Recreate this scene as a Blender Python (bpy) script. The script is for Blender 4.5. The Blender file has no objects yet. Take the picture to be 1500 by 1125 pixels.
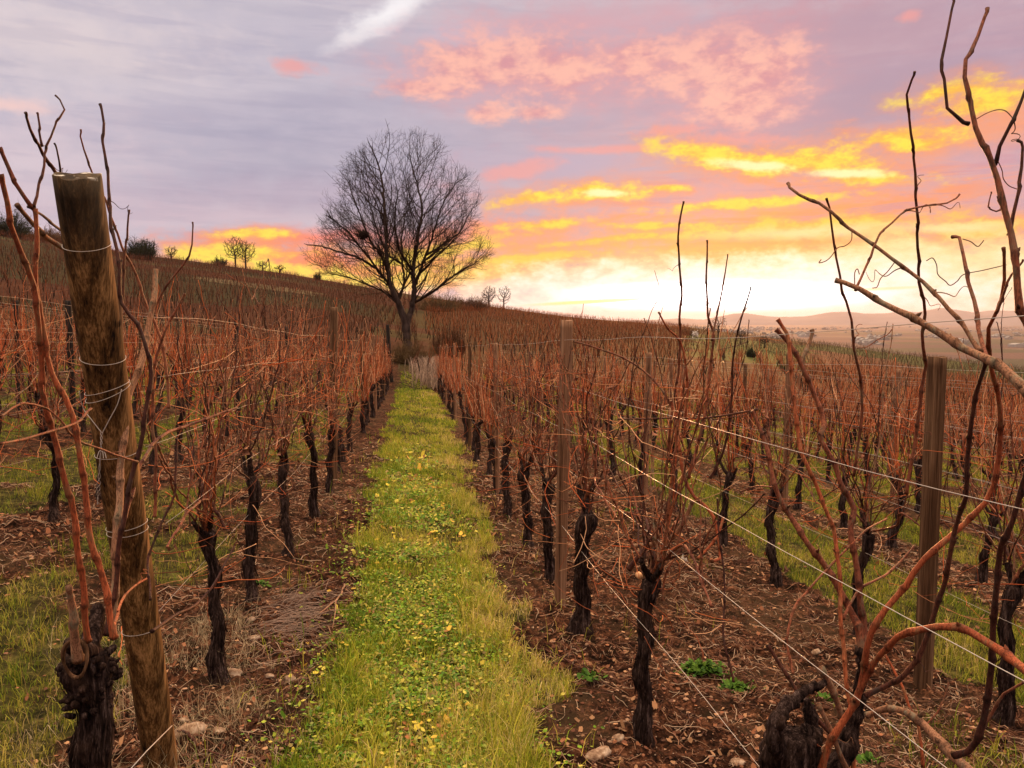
import bpy, math, random
import numpy as np
from mathutils import Vector, Matrix

rng = np.random.default_rng(7)
random.seed(7)
C = bpy.context.scene
COL = C.collection
R = math.radians

# ------------------------------------------------------------------ camera
FPX = 1150.0                       # focal length in pixels of a 1500 px wide frame
CAM_H = 1.6
PSI = 7.2                          # the camera looks this many degrees right of the vine rows
PITCH = math.degrees(math.atan(92.5 / FPX))
cd = bpy.data.cameras.new("camera")
cam = bpy.data.objects.new("camera", cd)
COL.objects.link(cam)
cam.location = (0, 0, CAM_H)
cam.rotation_euler = (R(90 - PITCH), 0, R(-PSI))
cd.sensor_width = 36
cd.lens = FPX / 1500 * 36
cd.clip_start = 0.05
cd.clip_end = 80000
C.camera = cam

_ps, _pt = R(PSI), R(PITCH)
_fh = np.array([math.sin(_ps), math.cos(_ps), 0.])
_rt = np.array([math.cos(_ps), -math.sin(_ps), 0.])
_z = np.array([0, 0, 1.])
_fw = _fh * math.cos(_pt) - _z * math.sin(_pt)
_up = _fh * math.sin(_pt) + _z * math.cos(_pt)


def ray(px, py):
    return _fw + _rt * (px - 750) / FPX + _up * (562.5 - py) / FPX


def P(px, py, Y):
    """point seen at (px, py) of the photograph, Y metres along the rows"""
    d = ray(px, py)
    return np.array([0, 0, CAM_H]) + d * (Y / d[1])


def Yof(X, px):
    """distance along the row X at which it crosses column px"""
    t = (px - 750) / FPX
    return X * (math.cos(_ps) - t * math.sin(_ps)) / (math.sin(_ps) + t * math.cos(_ps))


def azel(px, py):
    d = ray(px, py)
    return math.degrees(math.atan2(d[0], d[1])), math.degrees(math.atan2(d[2], math.hypot(d[0], d[1])))


# ------------------------------------------------------------------ world
def lin(r, g, b):
    f = lambda c: (c / 255) / 12.92 if c / 255 <= 0.04045 else (((c / 255) + 0.055) / 1.055) ** 2.4
    return (f(r), f(g), f(b), 1.0)


SUN_AZ, SUN_EL = azel(1040, 425)
SUN_EL = 4.0

C.view_settings.view_transform = 'Standard'
C.view_settings.look = 'None'
C.view_settings.exposure = 0.0
C.view_settings.gamma = 1.0

W = bpy.data.worlds.new("World")
C.world = W
W.use_nodes = True
nt = W.node_tree
nt.nodes.clear()


class NB:
    """small node builder"""
    def __init__(s, nt):
        s.nt = nt

    def n(s, t, **k):
        nd = s.nt.nodes.new(t)
        for a, b in k.items():
            setattr(nd, a, b)
        return nd

    def put(s, sock, v):
        if isinstance(v, bpy.types.NodeSocket):
            s.nt.links.new(v, sock)
        elif v is not None:
            sock.default_value = v

    def m(s, op, a, b=None, c=None, clamp=False):
        nd = s.n('ShaderNodeMath', operation=op)
        nd.use_clamp = clamp
        s.put(nd.inputs[0], a)
        s.put(nd.inputs[1], b)
        s.put(nd.inputs[2], c)
        return nd.outputs[0]

    def vec(s, x, y, z=0.0):
        nd = s.n('ShaderNodeCombineXYZ')
        s.put(nd.inputs[0], x)
        s.put(nd.inputs[1], y)
        s.put(nd.inputs[2], z)
        return nd.outputs[0]

    def noise(s, v, scale=1.0, detail=4.0, rough=0.5, dist=0.0, col=False):
        nd = s.n('ShaderNodeTexNoise')
        s.put(nd.inputs['Vector'], v)
        nd.inputs['Scale'].default_value = scale
        nd.inputs['Detail'].default_value = detail
        nd.inputs['Roughness'].default_value = rough
        nd.inputs['Distortion'].default_value = dist
        return nd.outputs['Color'] if col else nd.outputs['Fac']

    def sstep(s, v, lo, hi, to0=0.0, to1=1.0):
        nd = s.n('ShaderNodeMapRange', interpolation_type='SMOOTHSTEP')
        s.put(nd.inputs['Value'], v)
        s.put(nd.inputs['From Min'], lo)
        s.put(nd.inputs['From Max'], hi)
        s.put(nd.inputs['To Min'], to0)
        s.put(nd.inputs['To Max'], to1)
        return nd.outputs[0]

    def mix(s, f, a, b, bt='MIX'):
        nd = s.n('ShaderNodeMix', data_type='RGBA', blend_type=bt)
        s.put(nd.inputs[0], f)
        s.put(nd.inputs[6], a)
        s.put(nd.inputs[7], b)
        return nd.outputs[2]

    def ramp(s, f, stops):
        nd = s.n('ShaderNodeValToRGB')
        s.put(nd.inputs[0], f)
        el = nd.color_ramp.elements
        while len(el) < len(stops):
            el.new(0.5)
        for e, (p, c) in zip(el, stops):
            e.position = p
            e.color = c if len(c) == 4 else (*c, 1)
        return nd.outputs[0]


w = NB(nt)
tc = w.n('ShaderNodeTexCoord')
sep = w.n('ShaderNodeSeparateXYZ')
nt.links.new(tc.outputs['Generated'], sep.inputs[0])
dx, dy, dz = sep.outputs
az = w.m('MULTIPLY', w.m('ARCTAN2', dx, dy), 57.29578)
el = w.m('MULTIPLY', w.m('ARCSINE', dz), 57.29578)
# warp shared by every cloud, at two scales
base_v = w.vec(w.m('MULTIPLY', az, 0.16), w.m('MULTIPLY', el, 0.30), 3.7)
wn = w.n('ShaderNodeSeparateColor')
nt.links.new(w.noise(base_v, 1.0, 6, 0.55, col=True), wn.inputs[0])
fine = w.noise(w.vec(w.m('MULTIPLY', az, 0.5), w.m('MULTIPLY', el, 0.9), 1.3), 1.0, 8, 0.62)
streak = w.noise(w.vec(w.m('MULTIPLY', w.m('ADD', az, w.m('MULTIPLY', el, 0.6)), 0.085), w.m('MULTIPLY', el, 0.62), 9.1), 1.0, 8, 0.6, 0.6)
streak2 = w.noise(w.vec(w.m('MULTIPLY', w.m('SUBTRACT', az, w.m('MULTIPLY', el, 0.4)), 0.12), w.m('MULTIPLY', el, 1.1), 5.1), 1.0, 7, 0.6, 0.4)
wx = w.m('MULTIPLY', w.m('SUBTRACT', wn.outputs[0], 0.5), 1.0)
wy = w.m('MULTIPLY', w.m('SUBTRACT', wn.outputs[1], 0.5), 1.0)
fy = w.m('SUBTRACT', fine, 0.5)


def blob(px, py, rx, ry, rot=0.0, soft=0.6, warp=2.0, rag=0.8):
    """mask of an elliptical cloud centred on a direction of the sky; rx, ry in photograph pixels"""
    a0, e0 = azel(px, py)
    a1, _ = azel(px + rx, py)
    _, e1 = azel(px, py - ry)
    sa, se = abs(a1 - a0), abs(e1 - e0)
    da = w.m('ADD', w.m('SUBTRACT', az, a0), w.m('MULTIPLY', wx, warp * 2))
    de = w.m('ADD', w.m('SUBTRACT', el, e0), w.m('MULTIPLY', wy, warp))
    if rot:
        t = math.tan(R(rot))
        de = w.m('SUBTRACT', de, w.m('MULTIPLY', da, t))
    q = w.m('ADD', w.m('POWER', w.m('ABSOLUTE', w.m('DIVIDE', da, sa)), 2.0), w.m('POWER', w.m('ABSOLUTE', w.m('DIVIDE', de, se)), 2.0))
    q = w.m('SQRT', q)
    q = w.m('ADD', q, w.m('MULTIPLY', fy, -rag * 2))
    return w.sstep(q, 1.0 - soft, 1.0 + soft * 0.4, 1.0, 0.0)


def lay(col, mask, c, k=1.0):
    return w.mix(mask if k == 1.0 else w.m('MULTIPLY', mask, k), col, c)


sky = w.n('ShaderNodeTexSky', sky_type='NISHITA')
sky.sun_disc = False
sky.sun_elevation = R(SUN_EL)
sky.sun_rotation = R(SUN_AZ)

# high overcast: lilac to the north-west, mauve towards the sun's side
f_az = w.sstep(az, azel(450, 100)[0], azel(1150, 100)[0])
col = w.mix(f_az, lin(186, 181, 200), lin(190, 154, 172))
tx = w.sstep(streak, 0.36, 0.64)
col = lay(col, w.sstep(el, azel(300, 120)[1], azel(300, -120)[1]), lin(214, 203, 208), 0.6)
col = lay(col, blob(60, 60, 300, 100, 0, 1.0), lin(227, 212, 214), 0.8)
col = lay(col, blob(420, 225, 480, 60, 2, 1.0, 3), lin(166, 164, 188), 0.85)
col = lay(col, blob(330, 130, 380, 26, 3, 1.0, 3), lin(204, 196, 208), 0.6)
col = lay(col, blob(500, 150, 280, 30, 6, 1.0, 3), lin(172, 168, 190), 0.7)
col = lay(col, blob(40, 235, 240, 100, 0, 1.0), lin(220, 202, 212), 0.8)
col = lay(col, blob(250, 315, 350, 36, 0, 1.0), lin(204, 184, 200), 0.85)
col = lay(col, blob(470, 285, 280, 32, 0, 1.0, 2), lin(170, 158, 184), 0.75)
col = w.mix(w.m('MULTIPLY', tx, 0.30), col, w.mix(0.5, col, lin(232, 218, 226)))
col = w.mix(w.m('MULTIPLY', w.sstep(streak2, 0.54, 0.40), 0.38), col, w.mix(0.5, col, lin(150, 146, 178)))
col = lay(col, blob(575, 18, 85, 24, 22, 0.9, 1.5), lin(250, 246, 249))
col = lay(col, blob(520, 50, 60, 14, 22, 0.9, 1.5), lin(240, 234, 238), .7)
col = lay(col, blob(690, 50, 100, 20, 0, 0.9, 1.5), lin(206, 198, 216), .7)
col = lay(col, blob(10, 150, 60, 14, 0, 1.0, 1.0), lin(248, 208, 202), 0.8)
# warm wash towards the sunset, with cooler gaps between the layers
col = lay(col, blob(1150, 320, 600, 150, 0, 1.0, 4), lin(232, 158, 156), 0.85)
col = lay(col, blob(1270, 150, 360, 62, 10, 0.9, 3), lin(176, 150, 172), 0.9)
col = lay(col, blob(1250, 40, 340, 70, 0, 1.0, 3), lin(186, 152, 170), 0.85)
col = lay(col, blob(1050, 60, 200, 30, 10, 1.0, 2), lin(214, 150, 162), 0.6)
col = lay(col, blob(1430, 180, 200, 52, 12, 0.9, 3), lin(248, 160, 122), 0.85)
col = lay(col, blob(850, 240, 210, 36, 0, 0.9, 2), lin(186, 170, 194), 0.9)
col = lay(col, blob(960, 315, 230, 20, 3, 0.9, 2), lin(214, 160, 172), 0.7)
col = lay(col, blob(1390, 245, 170, 24, 4, 0.9, 2), lin(206, 164, 180), 0.85)
col = lay(col, blob(860, 34, 240, 36, 0, 1.0, 3), lin(214, 166, 178), 0.85)
col = lay(col, blob(450, 346, 170, 16, 3, 1.0, 1.5), lin(250, 122, 100), 0.95)
col = lay(col, blob(500, 388, 260, 34, -4, 0.9, 2), lin(255, 118, 62), 0.97)
col = lay(col, blob(640, 350, 130, 22, 8, 1.0, 2), lin(250, 128, 96), 0.85)
col = lay(col, blob(760, 350, 150, 30, 4, 1.0, 2), lin(250, 150, 120), 0.8)
# pink cumulus, lit from below, folds kept from the fine noise
puff = w.mix(w.sstep(fine, 0.34, 0.62), lin(218, 148, 158), lin(254, 188, 172))
halo = lin(224, 160, 168)
CU = [(750, 92, 130, 42, 0), (680, 100, 60, 30, 0), (830, 105, 50, 32, 0), (925, 86, 50, 30, 0), (1045, 100, 120, 46, 0), (1090, 150, 80, 36, 0), (1130, 105, 60, 38, 0), (715, 165, 32, 14, 0),
      (785, 165, 38, 11, 0), (620, 130, 65, 14, 0)]
for b in CU[:7]:
    col = lay(col, blob(b[0] - 10, b[1] + 8, b[2] * 1.6, b[3] * 1.7, 0, 1.0, 1.5, 0.6), halo, 0.55)
for b in CU:
    col = lay(col, blob(b[0], b[1], b[2] * 1.12, b[3] * 1.22, b[4], 0.75, 1.0, 0.9), puff, 0.92)
for b in [(435, 98, 34, 14, 0), (1330, 20, 18, 11, 0), (890, 217, 130, 8, 0), (1070, 205, 110, 14, -5), (1000, 188, 80, 8, 0), (760, 250, 70, 16, 10)]:
    col = lay(col, blob(b[0], b[1], b[2], b[3], b[4], 0.8, 1.2, 1.1), lin(242, 160, 156), 0.75)
# streaky orange undersides, stronger near the sun
reg = blob(1180, 320, 560, 125, 4, 0.8, 2, 0.3)
col = lay(col, w.m('MULTIPLY', reg, w.sstep(streak, 0.46, 0.60)), lin(252, 146, 92), 0.85)
col = lay(col, w.m('MULTIPLY', reg, w.sstep(streak2, 0.47, 0.37)), lin(206, 142, 160), 0.7)
reg2 = blob(1280, 352, 340, 60, 4, 0.8, 2, 0.3)
col = lay(col, w.m('MULTIPLY', reg2, w.sstep(streak2, 0.52, 0.66)), lin(255, 212, 104), 0.85)
reg3 = blob(560, 398, 330, 34, -3, 0.9, 1.5, 0.5)
col = lay(col, w.m('MULTIPLY', reg3, w.sstep(streak2, 0.47, 0.58)), lin(255, 176, 10), 0.95)
yc = w.mix(w.sstep(fine, 0.40, 0.60), lin(255, 188, 62), lin(255, 232, 66))
YEL = [(1040, 226, 75, 12, -12), (1100, 240, 60, 10, -6), (1190, 238, 100, 15, -3), (1270, 262, 90, 8, -3), (890, 281, 50, 9, -2), (860, 276, 20, 6, 0), (975, 276, 30, 4, 0), (1090, 299, 130, 5, 2),
       (1310, 200, 80, 9, 3), (1350, 212, 50, 7, 3), (1400, 132, 80, 10, 4), (1440, 150, 70, 9, 4), (775, 292, 62, 7, 8), (800, 328, 60, 5, 5), (775, 377, 95, 5, 3), (372, 343, 55, 5, 2),
       (350, 372, 80, 8, 0), (470, 402, 130, 8, -6), (620, 372, 130, 8, 10), (1180, 332, 200, 9, 0), (960, 330, 60, 4, 0), (1440, 335, 120, 8, 0), (640, 404, 130, 10, 4), (900, 350, 90, 4, 3)]
for b in YEL:
    col = lay(col, blob(b[0], b[1] + 2, b[2] * 1.5, b[3] * 2.6 + 3, b[4], 1.0, 0.9, 0.9), lin(252, 152, 92), 0.65)
for b in YEL:
    m1 = blob(b[0], b[1], b[2] * 1.15, b[3] * 1.5, b[4], 0.7, 0.7, 1.3)
    col = lay(col, m1, yc, 0.95)
for b in [(1100, 243, 60, 6, -8), (1230, 256, 80, 6, -4), (888, 282, 34, 5, -2), (1200, 340, 190, 9, 0), (1400, 335, 100, 7, 0)]:
    col = lay(col, blob(b[0], b[1], b[2], b[3] * 1.3, b[4], 0.8, 0.6, 1.2), lin(255, 252, 190), 0.9)
# the glow above the hidden sun
col = lay(col, blob(1120, 402, 660, 88, 0, 0.9, 2.0, 0.9), lin(255, 178, 66), 0.85)
col = lay(col, blob(1130, 420, 560, 48, 0, 0.8, 2.0, 0.9), lin(255, 232, 110), 0.9)
col = lay(col, blob(1330, 392, 330, 40, 0, 0.8, 1.5, 0.9), lin(255, 240, 180), 0.8)
white = blob(1050, 436, 490, 58, 0, 0.55, 1.0, 0.6)
col = lay(col, white, (1.06, 1.03, 1.02, 1))
col = lay(col, blob(880, 441, 110, 3.4, 3, 0.6, 0.1, 0.3), lin(255, 232, 90), 0.85)
col = lay(col, blob(1290, 423, 90, 2.6, 2, 0.8, 0.1, 0.3), lin(255, 226, 130), 0.6)
# the core round the sun is far brighter than white: it is what lights the rims
core = blob(1040, 434, 200, 20, 0, 1.0, 0.3, 0.2)
# unseen sky: dull behind, boosted overhead as added warm fill for the foreground
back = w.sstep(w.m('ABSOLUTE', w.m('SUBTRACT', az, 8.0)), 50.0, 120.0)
overhead_fill = w.sstep(el, 36.0, 58.0)
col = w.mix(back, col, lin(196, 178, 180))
col = w.mix(overhead_fill, col, w.mix(tx, (3.6, 2.85, 2.0, 1), (5.5, 4.3, 3.0, 1)))
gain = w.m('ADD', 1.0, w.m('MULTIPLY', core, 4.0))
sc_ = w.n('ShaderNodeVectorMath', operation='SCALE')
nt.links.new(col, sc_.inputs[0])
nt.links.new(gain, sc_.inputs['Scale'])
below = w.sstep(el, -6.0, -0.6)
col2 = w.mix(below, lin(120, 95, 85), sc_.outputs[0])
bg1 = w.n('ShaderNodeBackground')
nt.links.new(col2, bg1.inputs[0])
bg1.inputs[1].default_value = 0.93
bg2 = w.n('ShaderNodeBackground')
nt.links.new(sky.outputs[0], bg2.inputs[0])
bg2.inputs[1].default_value = 0.006
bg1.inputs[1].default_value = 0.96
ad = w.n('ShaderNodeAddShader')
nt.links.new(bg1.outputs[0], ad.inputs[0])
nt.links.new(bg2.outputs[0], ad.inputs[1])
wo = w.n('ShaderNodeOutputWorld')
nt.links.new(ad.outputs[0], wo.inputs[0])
W.cycles.sampling_method = 'MANUAL'
W.cycles.sample_map_resolution = 1024

# ------------------------------------------------------------------ sun
sl = bpy.data.lights.new("sun", 'SUN')
sl.energy = 5.0
sl.color = (1.0, 0.44, 0.16)
sl.angle = R(4)
so = bpy.data.objects.new("sun", sl)
COL.objects.link(so)
_sd = Vector((math.sin(R(SUN_AZ)) * math.cos(R(SUN_EL)), math.cos(R(SUN_AZ)) * math.cos(R(SUN_EL)), math.sin(R(SUN_EL))))
so.rotation_euler = _sd.to_track_quat('Z', 'Y').to_euler()
so.location = (3, 5, 30)

# ------------------------------------------------------------------ mesh tools
class MB:
    def __init__(s):
        s.v, s.q, s.t, s.n, s.c = [], [], [], 0, []

    def add(s, v, q=None, t=None, c=None):
        v = np.asarray(v, float).reshape(-1, 3)
        s.v.append(v)
        if q is not None and len(q):
            s.q.append(np.asarray(q, int).reshape(-1, 4) + s.n)
        if t is not None and len(t):
            s.t.append(np.asarray(t, int).reshape(-1, 3) + s.n)
        if c is not None:
            c = np.asarray(c, float)
            s.c.append(np.broadcast_to(c, (len(v), c.shape[-1])) if c.ndim == 1 else c)
        s.n += len(v)


    def tubes(s, Pt, Rd, sides=6, c=None, cap=True, shade=None):
        """Pt (B,N,3), Rd (B,N)"""
        Pt = np.asarray(Pt, float)
        if Pt.ndim == 2:
            Pt = Pt[None]
        B, N, _ = Pt.shape
        Rd = np.broadcast_to(np.asarray(Rd, float), (B, N)) if np.ndim(Rd) < 3 else Rd
        T = np.gradient(Pt, axis=1)
        T /= np.linalg.norm(T, axis=2, keepdims=True) + 1e-9
        ax = np.abs(T).max(axis=1).argmin(axis=1)
        ref = np.eye(3)[ax][:, None, :]
        U = np.cross(T, np.broadcast_to(ref, T.shape))
        U /= np.linalg.norm(U, axis=2, keepdims=True) + 1e-9
        V = np.cross(T, U)
        a = np.arange(sides) * 2 * math.pi / sides
        ring = Pt[:, :, None, :] + Rd[:, :, None, None] * (U[:, :, None, :] * np.cos(a)[None, None, :, None] + V[:, :, None, :] * np.sin(a)[None, None, :, None])
        v = ring.reshape(-1, 3)
        i = np.arange(B)[:, None, None] * N * sides + np.arange(N - 1)[None, :, None] * sides
        k = np.arange(sides)[None, None, :]
        k2 = (k + 1) % sides
        q = np.stack([i + k, i + k2, i + sides + k2, i + sides + k], -1).reshape(-1, 4)
        t = None
        if cap:
            b = np.arange(B)[:, None] * N * sides + (N - 1) * sides
            kk = np.arange(1, sides - 1)[None]
            t = np.stack([b + 0 * kk, b + kk, b + kk + 1], -1).reshape(-1, 3)
            b0 = np.arange(B)[:, None] * N * sides
            t = np.concatenate([t, np.stack([b0 + 0 * kk, b0 + kk + 1, b0 + kk], -1).reshape(-1, 3)])
        cc = None
        if c is not None:
            c = np.asarray(c, float)
            cc = np.broadcast_to(c, (len(v), c.shape[-1])) if c.ndim == 1 else np.repeat(c, N * sides, axis=0)
        else:
            cc = np.ones((len(v), 3))
        if shade is not None:
            cc = cc * np.repeat(np.asarray(shade), sides)[:, None]
        s.add(v, q, t, cc)

    def mesh(s, name, smooth=True):
        me = bpy.data.meshes.new(name)
        v = np.concatenate(s.v)
        q = np.concatenate(s.q) if s.q else np.zeros((0, 4), int)
        t = np.concatenate(s.t) if s.t else np.zeros((0, 3), int)
        me.vertices.add(len(v))
        me.vertices.foreach_set('co', v.astype(np.float32).ravel())
        nl = len(q) * 4 + len(t) * 3
        me.loops.add(nl)
        me.loops.foreach_set('vertex_index', np.concatenate([q.ravel(), t.ravel()]).astype(np.int32))
        me.polygons.add(len(q) + len(t))
        ls = np.concatenate([np.arange(len(q)) * 4, len(q) * 4 + np.arange(len(t)) * 3]).astype(np.int32)
        me.polygons.foreach_set('loop_start', ls)
        me.polygons.foreach_set('use_smooth', np.full(len(ls), smooth))
        if s.c and sum(len(k_) for k_ in s.c) == len(v):
            c = np.concatenate(s.c)
            if c.shape[1] == 3:
                c = np.hstack([c, np.ones((len(c), 1))])
            at = me.color_attributes.new('tint', 'FLOAT_COLOR', 'POINT')
            at.data.foreach_set('color', c.astype(np.float32).ravel())
        me.update(calc_edges=True)
        return me

    def build(s, name, mat, parent=None, smooth=True):
        me = s.mesh(name, smooth)
        me.materials.append(mat)
        o = bpy.data.objects.new(name, me)
        COL.objects.link(o)
        o.parent = parent
        return o


def tag(o, label=None, cat=None, group=None, kind=None):
    if label:
        o['label'] = label
    if cat:
        o['category'] = cat
    if group:
        o['group'] = group
    if kind:
        o['kind'] = kind
    return o


def empty(name, loc=(0, 0, 0), rz=0.0):
    o = bpy.data.objects.new(name, None)
    o.empty_display_size = 0.1
    COL.objects.link(o)
    o.location = loc
    o.rotation_euler = (0, 0, rz)
    return o


def link_part(name, me, parent):
    o = bpy.data.objects.new(name, me)
    COL.objects.link(o)
    o.parent = parent
    return o


def catmull(pts, rad, n_per=5):
    pts = np.asarray(pts, float)
    rad = np.asarray(rad, float)
    P0 = np.vstack([2 * pts[0] - pts[1], pts, 2 * pts[-1] - pts[-2]])
    out, ro = [], []
    for i in range(len(pts) - 1):
        a, b, c, d = P0[i:i + 4]
        for t in np.arange(n_per) / n_per:
            out.append(0.5 * ((2 * b) + (-a + c) * t + (2 * a - 5 * b + 4 * c - d) * t * t + (-a + 3 * b - 3 * c + d) * t ** 3))
            ro.append(rad[i] * (1 - t) + rad[i + 1] * t)
    out.append(pts[-1])
    ro.append(rad[-1])
    return np.array(out), np.array(ro)


# ------------------------------------------------------------------ noise for the ground
def _h(ix, iy, seed):
    n = (ix * 374761393 + iy * 668265263 + seed * 1442695041) & 0xffffffff
    n = ((n ^ (n >> 13)) * 1274126177) & 0xffffffff
    n = n ^ (n >> 16)
    return (n & 0xffff) / 65535.0


def vn(x, y, seed=0):
    x = np.asarray(x, float)
    y = np.asarray(y, float)
    ix = np.floor(x).astype(np.int64)
    iy = np.floor(y).astype(np.int64)
    fx = x - ix
    fyy = y - iy
    fx = fx * fx * (3 - 2 * fx)
    fyy = fyy * fyy * (3 - 2 * fyy)
    a = _h(ix, iy, seed)
    b = _h(ix + 1, iy, seed)
    c = _h(ix, iy + 1, seed)
    d = _h(ix + 1, iy + 1, seed)
    return (a * (1 - fx) + b * fx) * (1 - fyy) + (c * (1 - fx) + d * fx) * fyy


def fbm(x, y, seed=0, o=4):
    s, a, t = 0, 1.0, 0
    for k in range(o):
        s = s + a * vn(x * 2 ** k, y * 2 ** k, seed + k * 17)
        t += a
        a *= 0.5
    return s / t


# ------------------------------------------------------------------ terrain
SLX, SLY = -0.09, -0.035
R0, RR = 31.0, 250.0
_sk = [(-400, 300), (0, 334), (100, 352), (200, 372), (300, 384), (430, 402), (560, 424), (700, 446), (800, 460), (880, 468), (960, 474), (1050, 484), (1150, 497),
       (1300, 516), (1400, 528), (1500, 541), (1900, 580)]
SK_AZ = np.array([azel(a, 470)[0] for a, b in _sk])
SK_E = np.array([math.tan(R(azel(a, b)[1])) for a, b in _sk])


def T(x, y):
    x = np.asarray(x, float)
    y = np.asarray(y, float)
    r = np.hypot(x, y) + 1e-6
    a = np.degrees(np.arctan2(x, y))
    plane = SLX * x + SLY * y
    xs, ys = x / r, y / r
    e0 = (SLX * xs * R0 + SLY * ys * R0 - CAM_H) / R0
    es = np.interp(a, SK_AZ, SK_E)
    u = np.clip(np.log(np.maximum(r, R0) / R0) / math.log(RR / R0), 0, 1)
    t = u ** 0.56
    z = CAM_H + r * (e0 * (1 - t) + es * t)
    # behind the camera the slope simply goes on
    bk = np.clip((np.abs(a) - 55) / 30, 0, 1)
    z = z * (1 - bk) + bk * np.clip(plane, -60, 60)
    zr = CAM_H + RR * es
    far = zr - (r - RR) * 0.16 - np.maximum(r - RR, 0) * 0.0
    far = np.maximum(far, -62.0 + 0 * far)
    z = np.where(r > RR, far * (1 - bk) + bk * np.maximum(np.clip(plane, -60, 40) - np.maximum(r - RR, 0) * .1, -62), z)
    return np.where(r < R0, plane, z)


ROW_X = {-1: -0.92, 1: 0.955}
SP = 1.88
for k in range(2, 12):
    ROW_X[k] = 0.955 + SP * (k - 1)
for k in range(2, 9):
    ROW_X[-k] = -0.92 - SP * (k - 1)


def grass_mask(x, y):
    """0 bare soil .. 1 sward"""
    x = np.asarray(x, float)
    y = np.asarray(y, float)
    xi = x + (fbm(x * 2.2, y * 2.2, 5, 3) - 0.5) * 0.55 + (fbm(x * 9, y * 9, 6, 2) - 0.5) * 0.22
    dens = np.zeros_like(x)
    # distance into each lane
    def lane(c, hw, k):
        return k * np.clip((hw - np.abs(xi - c)) / 0.12, 0, 1)
    dens = np.maximum(dens, lane(0.08 + 0.004 * np.clip(y, 0, 15), 0.48 + 0.015 * np.clip(y, 0, 15), 1.0))
    lanes = {(1, 2): 0.16, (2, 3): .95, (3, 4): 0.65, (4, 5): 0.9, (5, 6): .6, (6, 7): .9, (7, 8): .6, (8, 9): .9, (9, 10): .6}
    for (a, b), k in lanes.items():
        c = (ROW_X[a] + ROW_X[b]) / 2
        dens = np.maximum(dens, lane(c - (0.1 if a == 2 else 0), 0.66, k))
    for j in range(1, 8):
        c = (ROW_X[-j] + ROW_X[-j - 1]) / 2
        dens = np.maximum(dens, lane(c, 0.66, [0, .46, .9, .6, .9, .6, .9, .6][j]))
    pat = fbm(x * 1.3 + 11, y * 1.3, 9, 4)
    m = np.where(dens > 0.99, dens - np.clip((0.40 - pat) * 4, 0, 1) * 0.8, np.clip((pat - (1 - dens) * 0.62 - 0.10) * 6, 0, 1) * np.minimum(1, dens * 2.5))
    return np.clip(m, 0, 1)


def micro(x, y):
    r = np.hypot(x, y)
    f = np.clip(1 - (r - 14) / 14, 0, 1)
    g = grass_mask(x, y)
    n1 = fbm(x * 1.1, y * 1.1, 21, 3) - 0.5
    n2 = fbm(x * 7, y * 7, 31, 4) - 0.5
    n3 = np.abs(fbm(x * 16, y * 16, 41, 3) - 0.5)
    n4 = np.maximum(fbm(x * 26, y * 26, 51, 2) - 0.55, 0)
    return f * (n1 * 0.07 + (1 - 0.75 * g) * (n2 * 0.075 + n3 * 0.06 + n4 * .07))


def H(x, y):
    return T(x, y) + micro(np.asarray(x, float), np.asarray(y, float))


def growth(a, b, s0, k):
    out = [a]
    s = s0
    while out[-1] < b:
        s *= k
        out.append(out[-1] + s)
    out[-1] = b
    return out


# ------------------------------------------------------------------ materials
def material(name, rough=0.8, spec=0.2):
    m = bpy.data.materials.new(name)
    m.use_nodes = True
    b = NB(m.node_tree)
    pb = m.node_tree.nodes['Principled BSDF']
    pb.inputs['Roughness'].default_value = rough
    pb.inputs['Specular IOR Level'].default_value = spec * 0.3
    return m, b, pb


def objco(b):
    return b.n('ShaderNodeTexCoord').outputs['Object']


def stretch(b, v, sx, sy, sz):
    nd = b.n('ShaderNodeMapping')
    b.put(nd.inputs['Vector'], v)
    nd.inputs['Scale'].default_value = (sx, sy, sz)
    return nd.outputs[0]


def bump(b, pb, h, strength=0.5, dist=0.01):
    nd = b.n('ShaderNodeBump')
    nd.inputs['Strength'].default_value = strength
    nd.inputs['Distance'].default_value = dist
    b.put(nd.inputs['Height'], h)
    b.put(pb.inputs['Normal'], nd.outputs[0])


def rand(b):
    return b.n('ShaderNodeObjectInfo').outputs['Random']


# ground
m_ground, b, pb = material('ground_soil', 0.95, 0.1)
pos = b.n('ShaderNodeNewGeometry').outputs['Position']
at = b.n('ShaderNodeAttribute', attribute_name='tint')
n_big = b.noise(pos, 1.6, 5, 0.6)
n_mid = b.noise(pos, 11.0, 6, 0.65)
n_fin = b.noise(pos, 60.0, 4, 0.7)
soil = b.ramp(b.m('ADD', b.m('MULTIPLY', n_mid, 0.6), b.m('MULTIPLY', n_fin, 0.4)),
              [(0.41, (0.006, 0.003, 0.002)), (0.50, (0.030, 0.012, 0.007)), (0.58, (0.11, 0.042, 0.022)), (0.66, (0.32, 0.15, 0.085))])  # soil colours; near-black low end paints the shade of gaps between fragments
soil = b.mix(b.sstep(n_big, 0.45, 0.65), soil, b.mix(0.4, soil, (0.09, 0.055, 0.03, 1)))
vor = b.n('ShaderNodeTexVoronoi')
b.put(vor.inputs['Vector'], pos)
vor.inputs['Scale'].default_value = 46.0
peb = b.m('MULTIPLY', b.sstep(vor.outputs['Distance'], 0.22, 0.12), b.sstep(b.noise(pos, 25.0, 2), 0.52, 0.60))
soil = b.mix(b.m('MULTIPLY', peb, 0.8), soil, (0.48, 0.33, 0.24, 1))
turf = b.ramp(b.m('ADD', b.m('MULTIPLY', n_mid, 0.7), b.m('MULTIPLY', n_fin, 0.3)), [(0.38, (0.010, 0.009, 0.004)), (0.52, (0.045, 0.042, 0.012)), (0.66, (0.15, 0.13, 0.035))])  # turf kept near black-brown: shade under the blades put into the colour
near = b.mix(b.m('MULTIPLY', at.outputs['Alpha'], 0.85), soil, turf)
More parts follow.
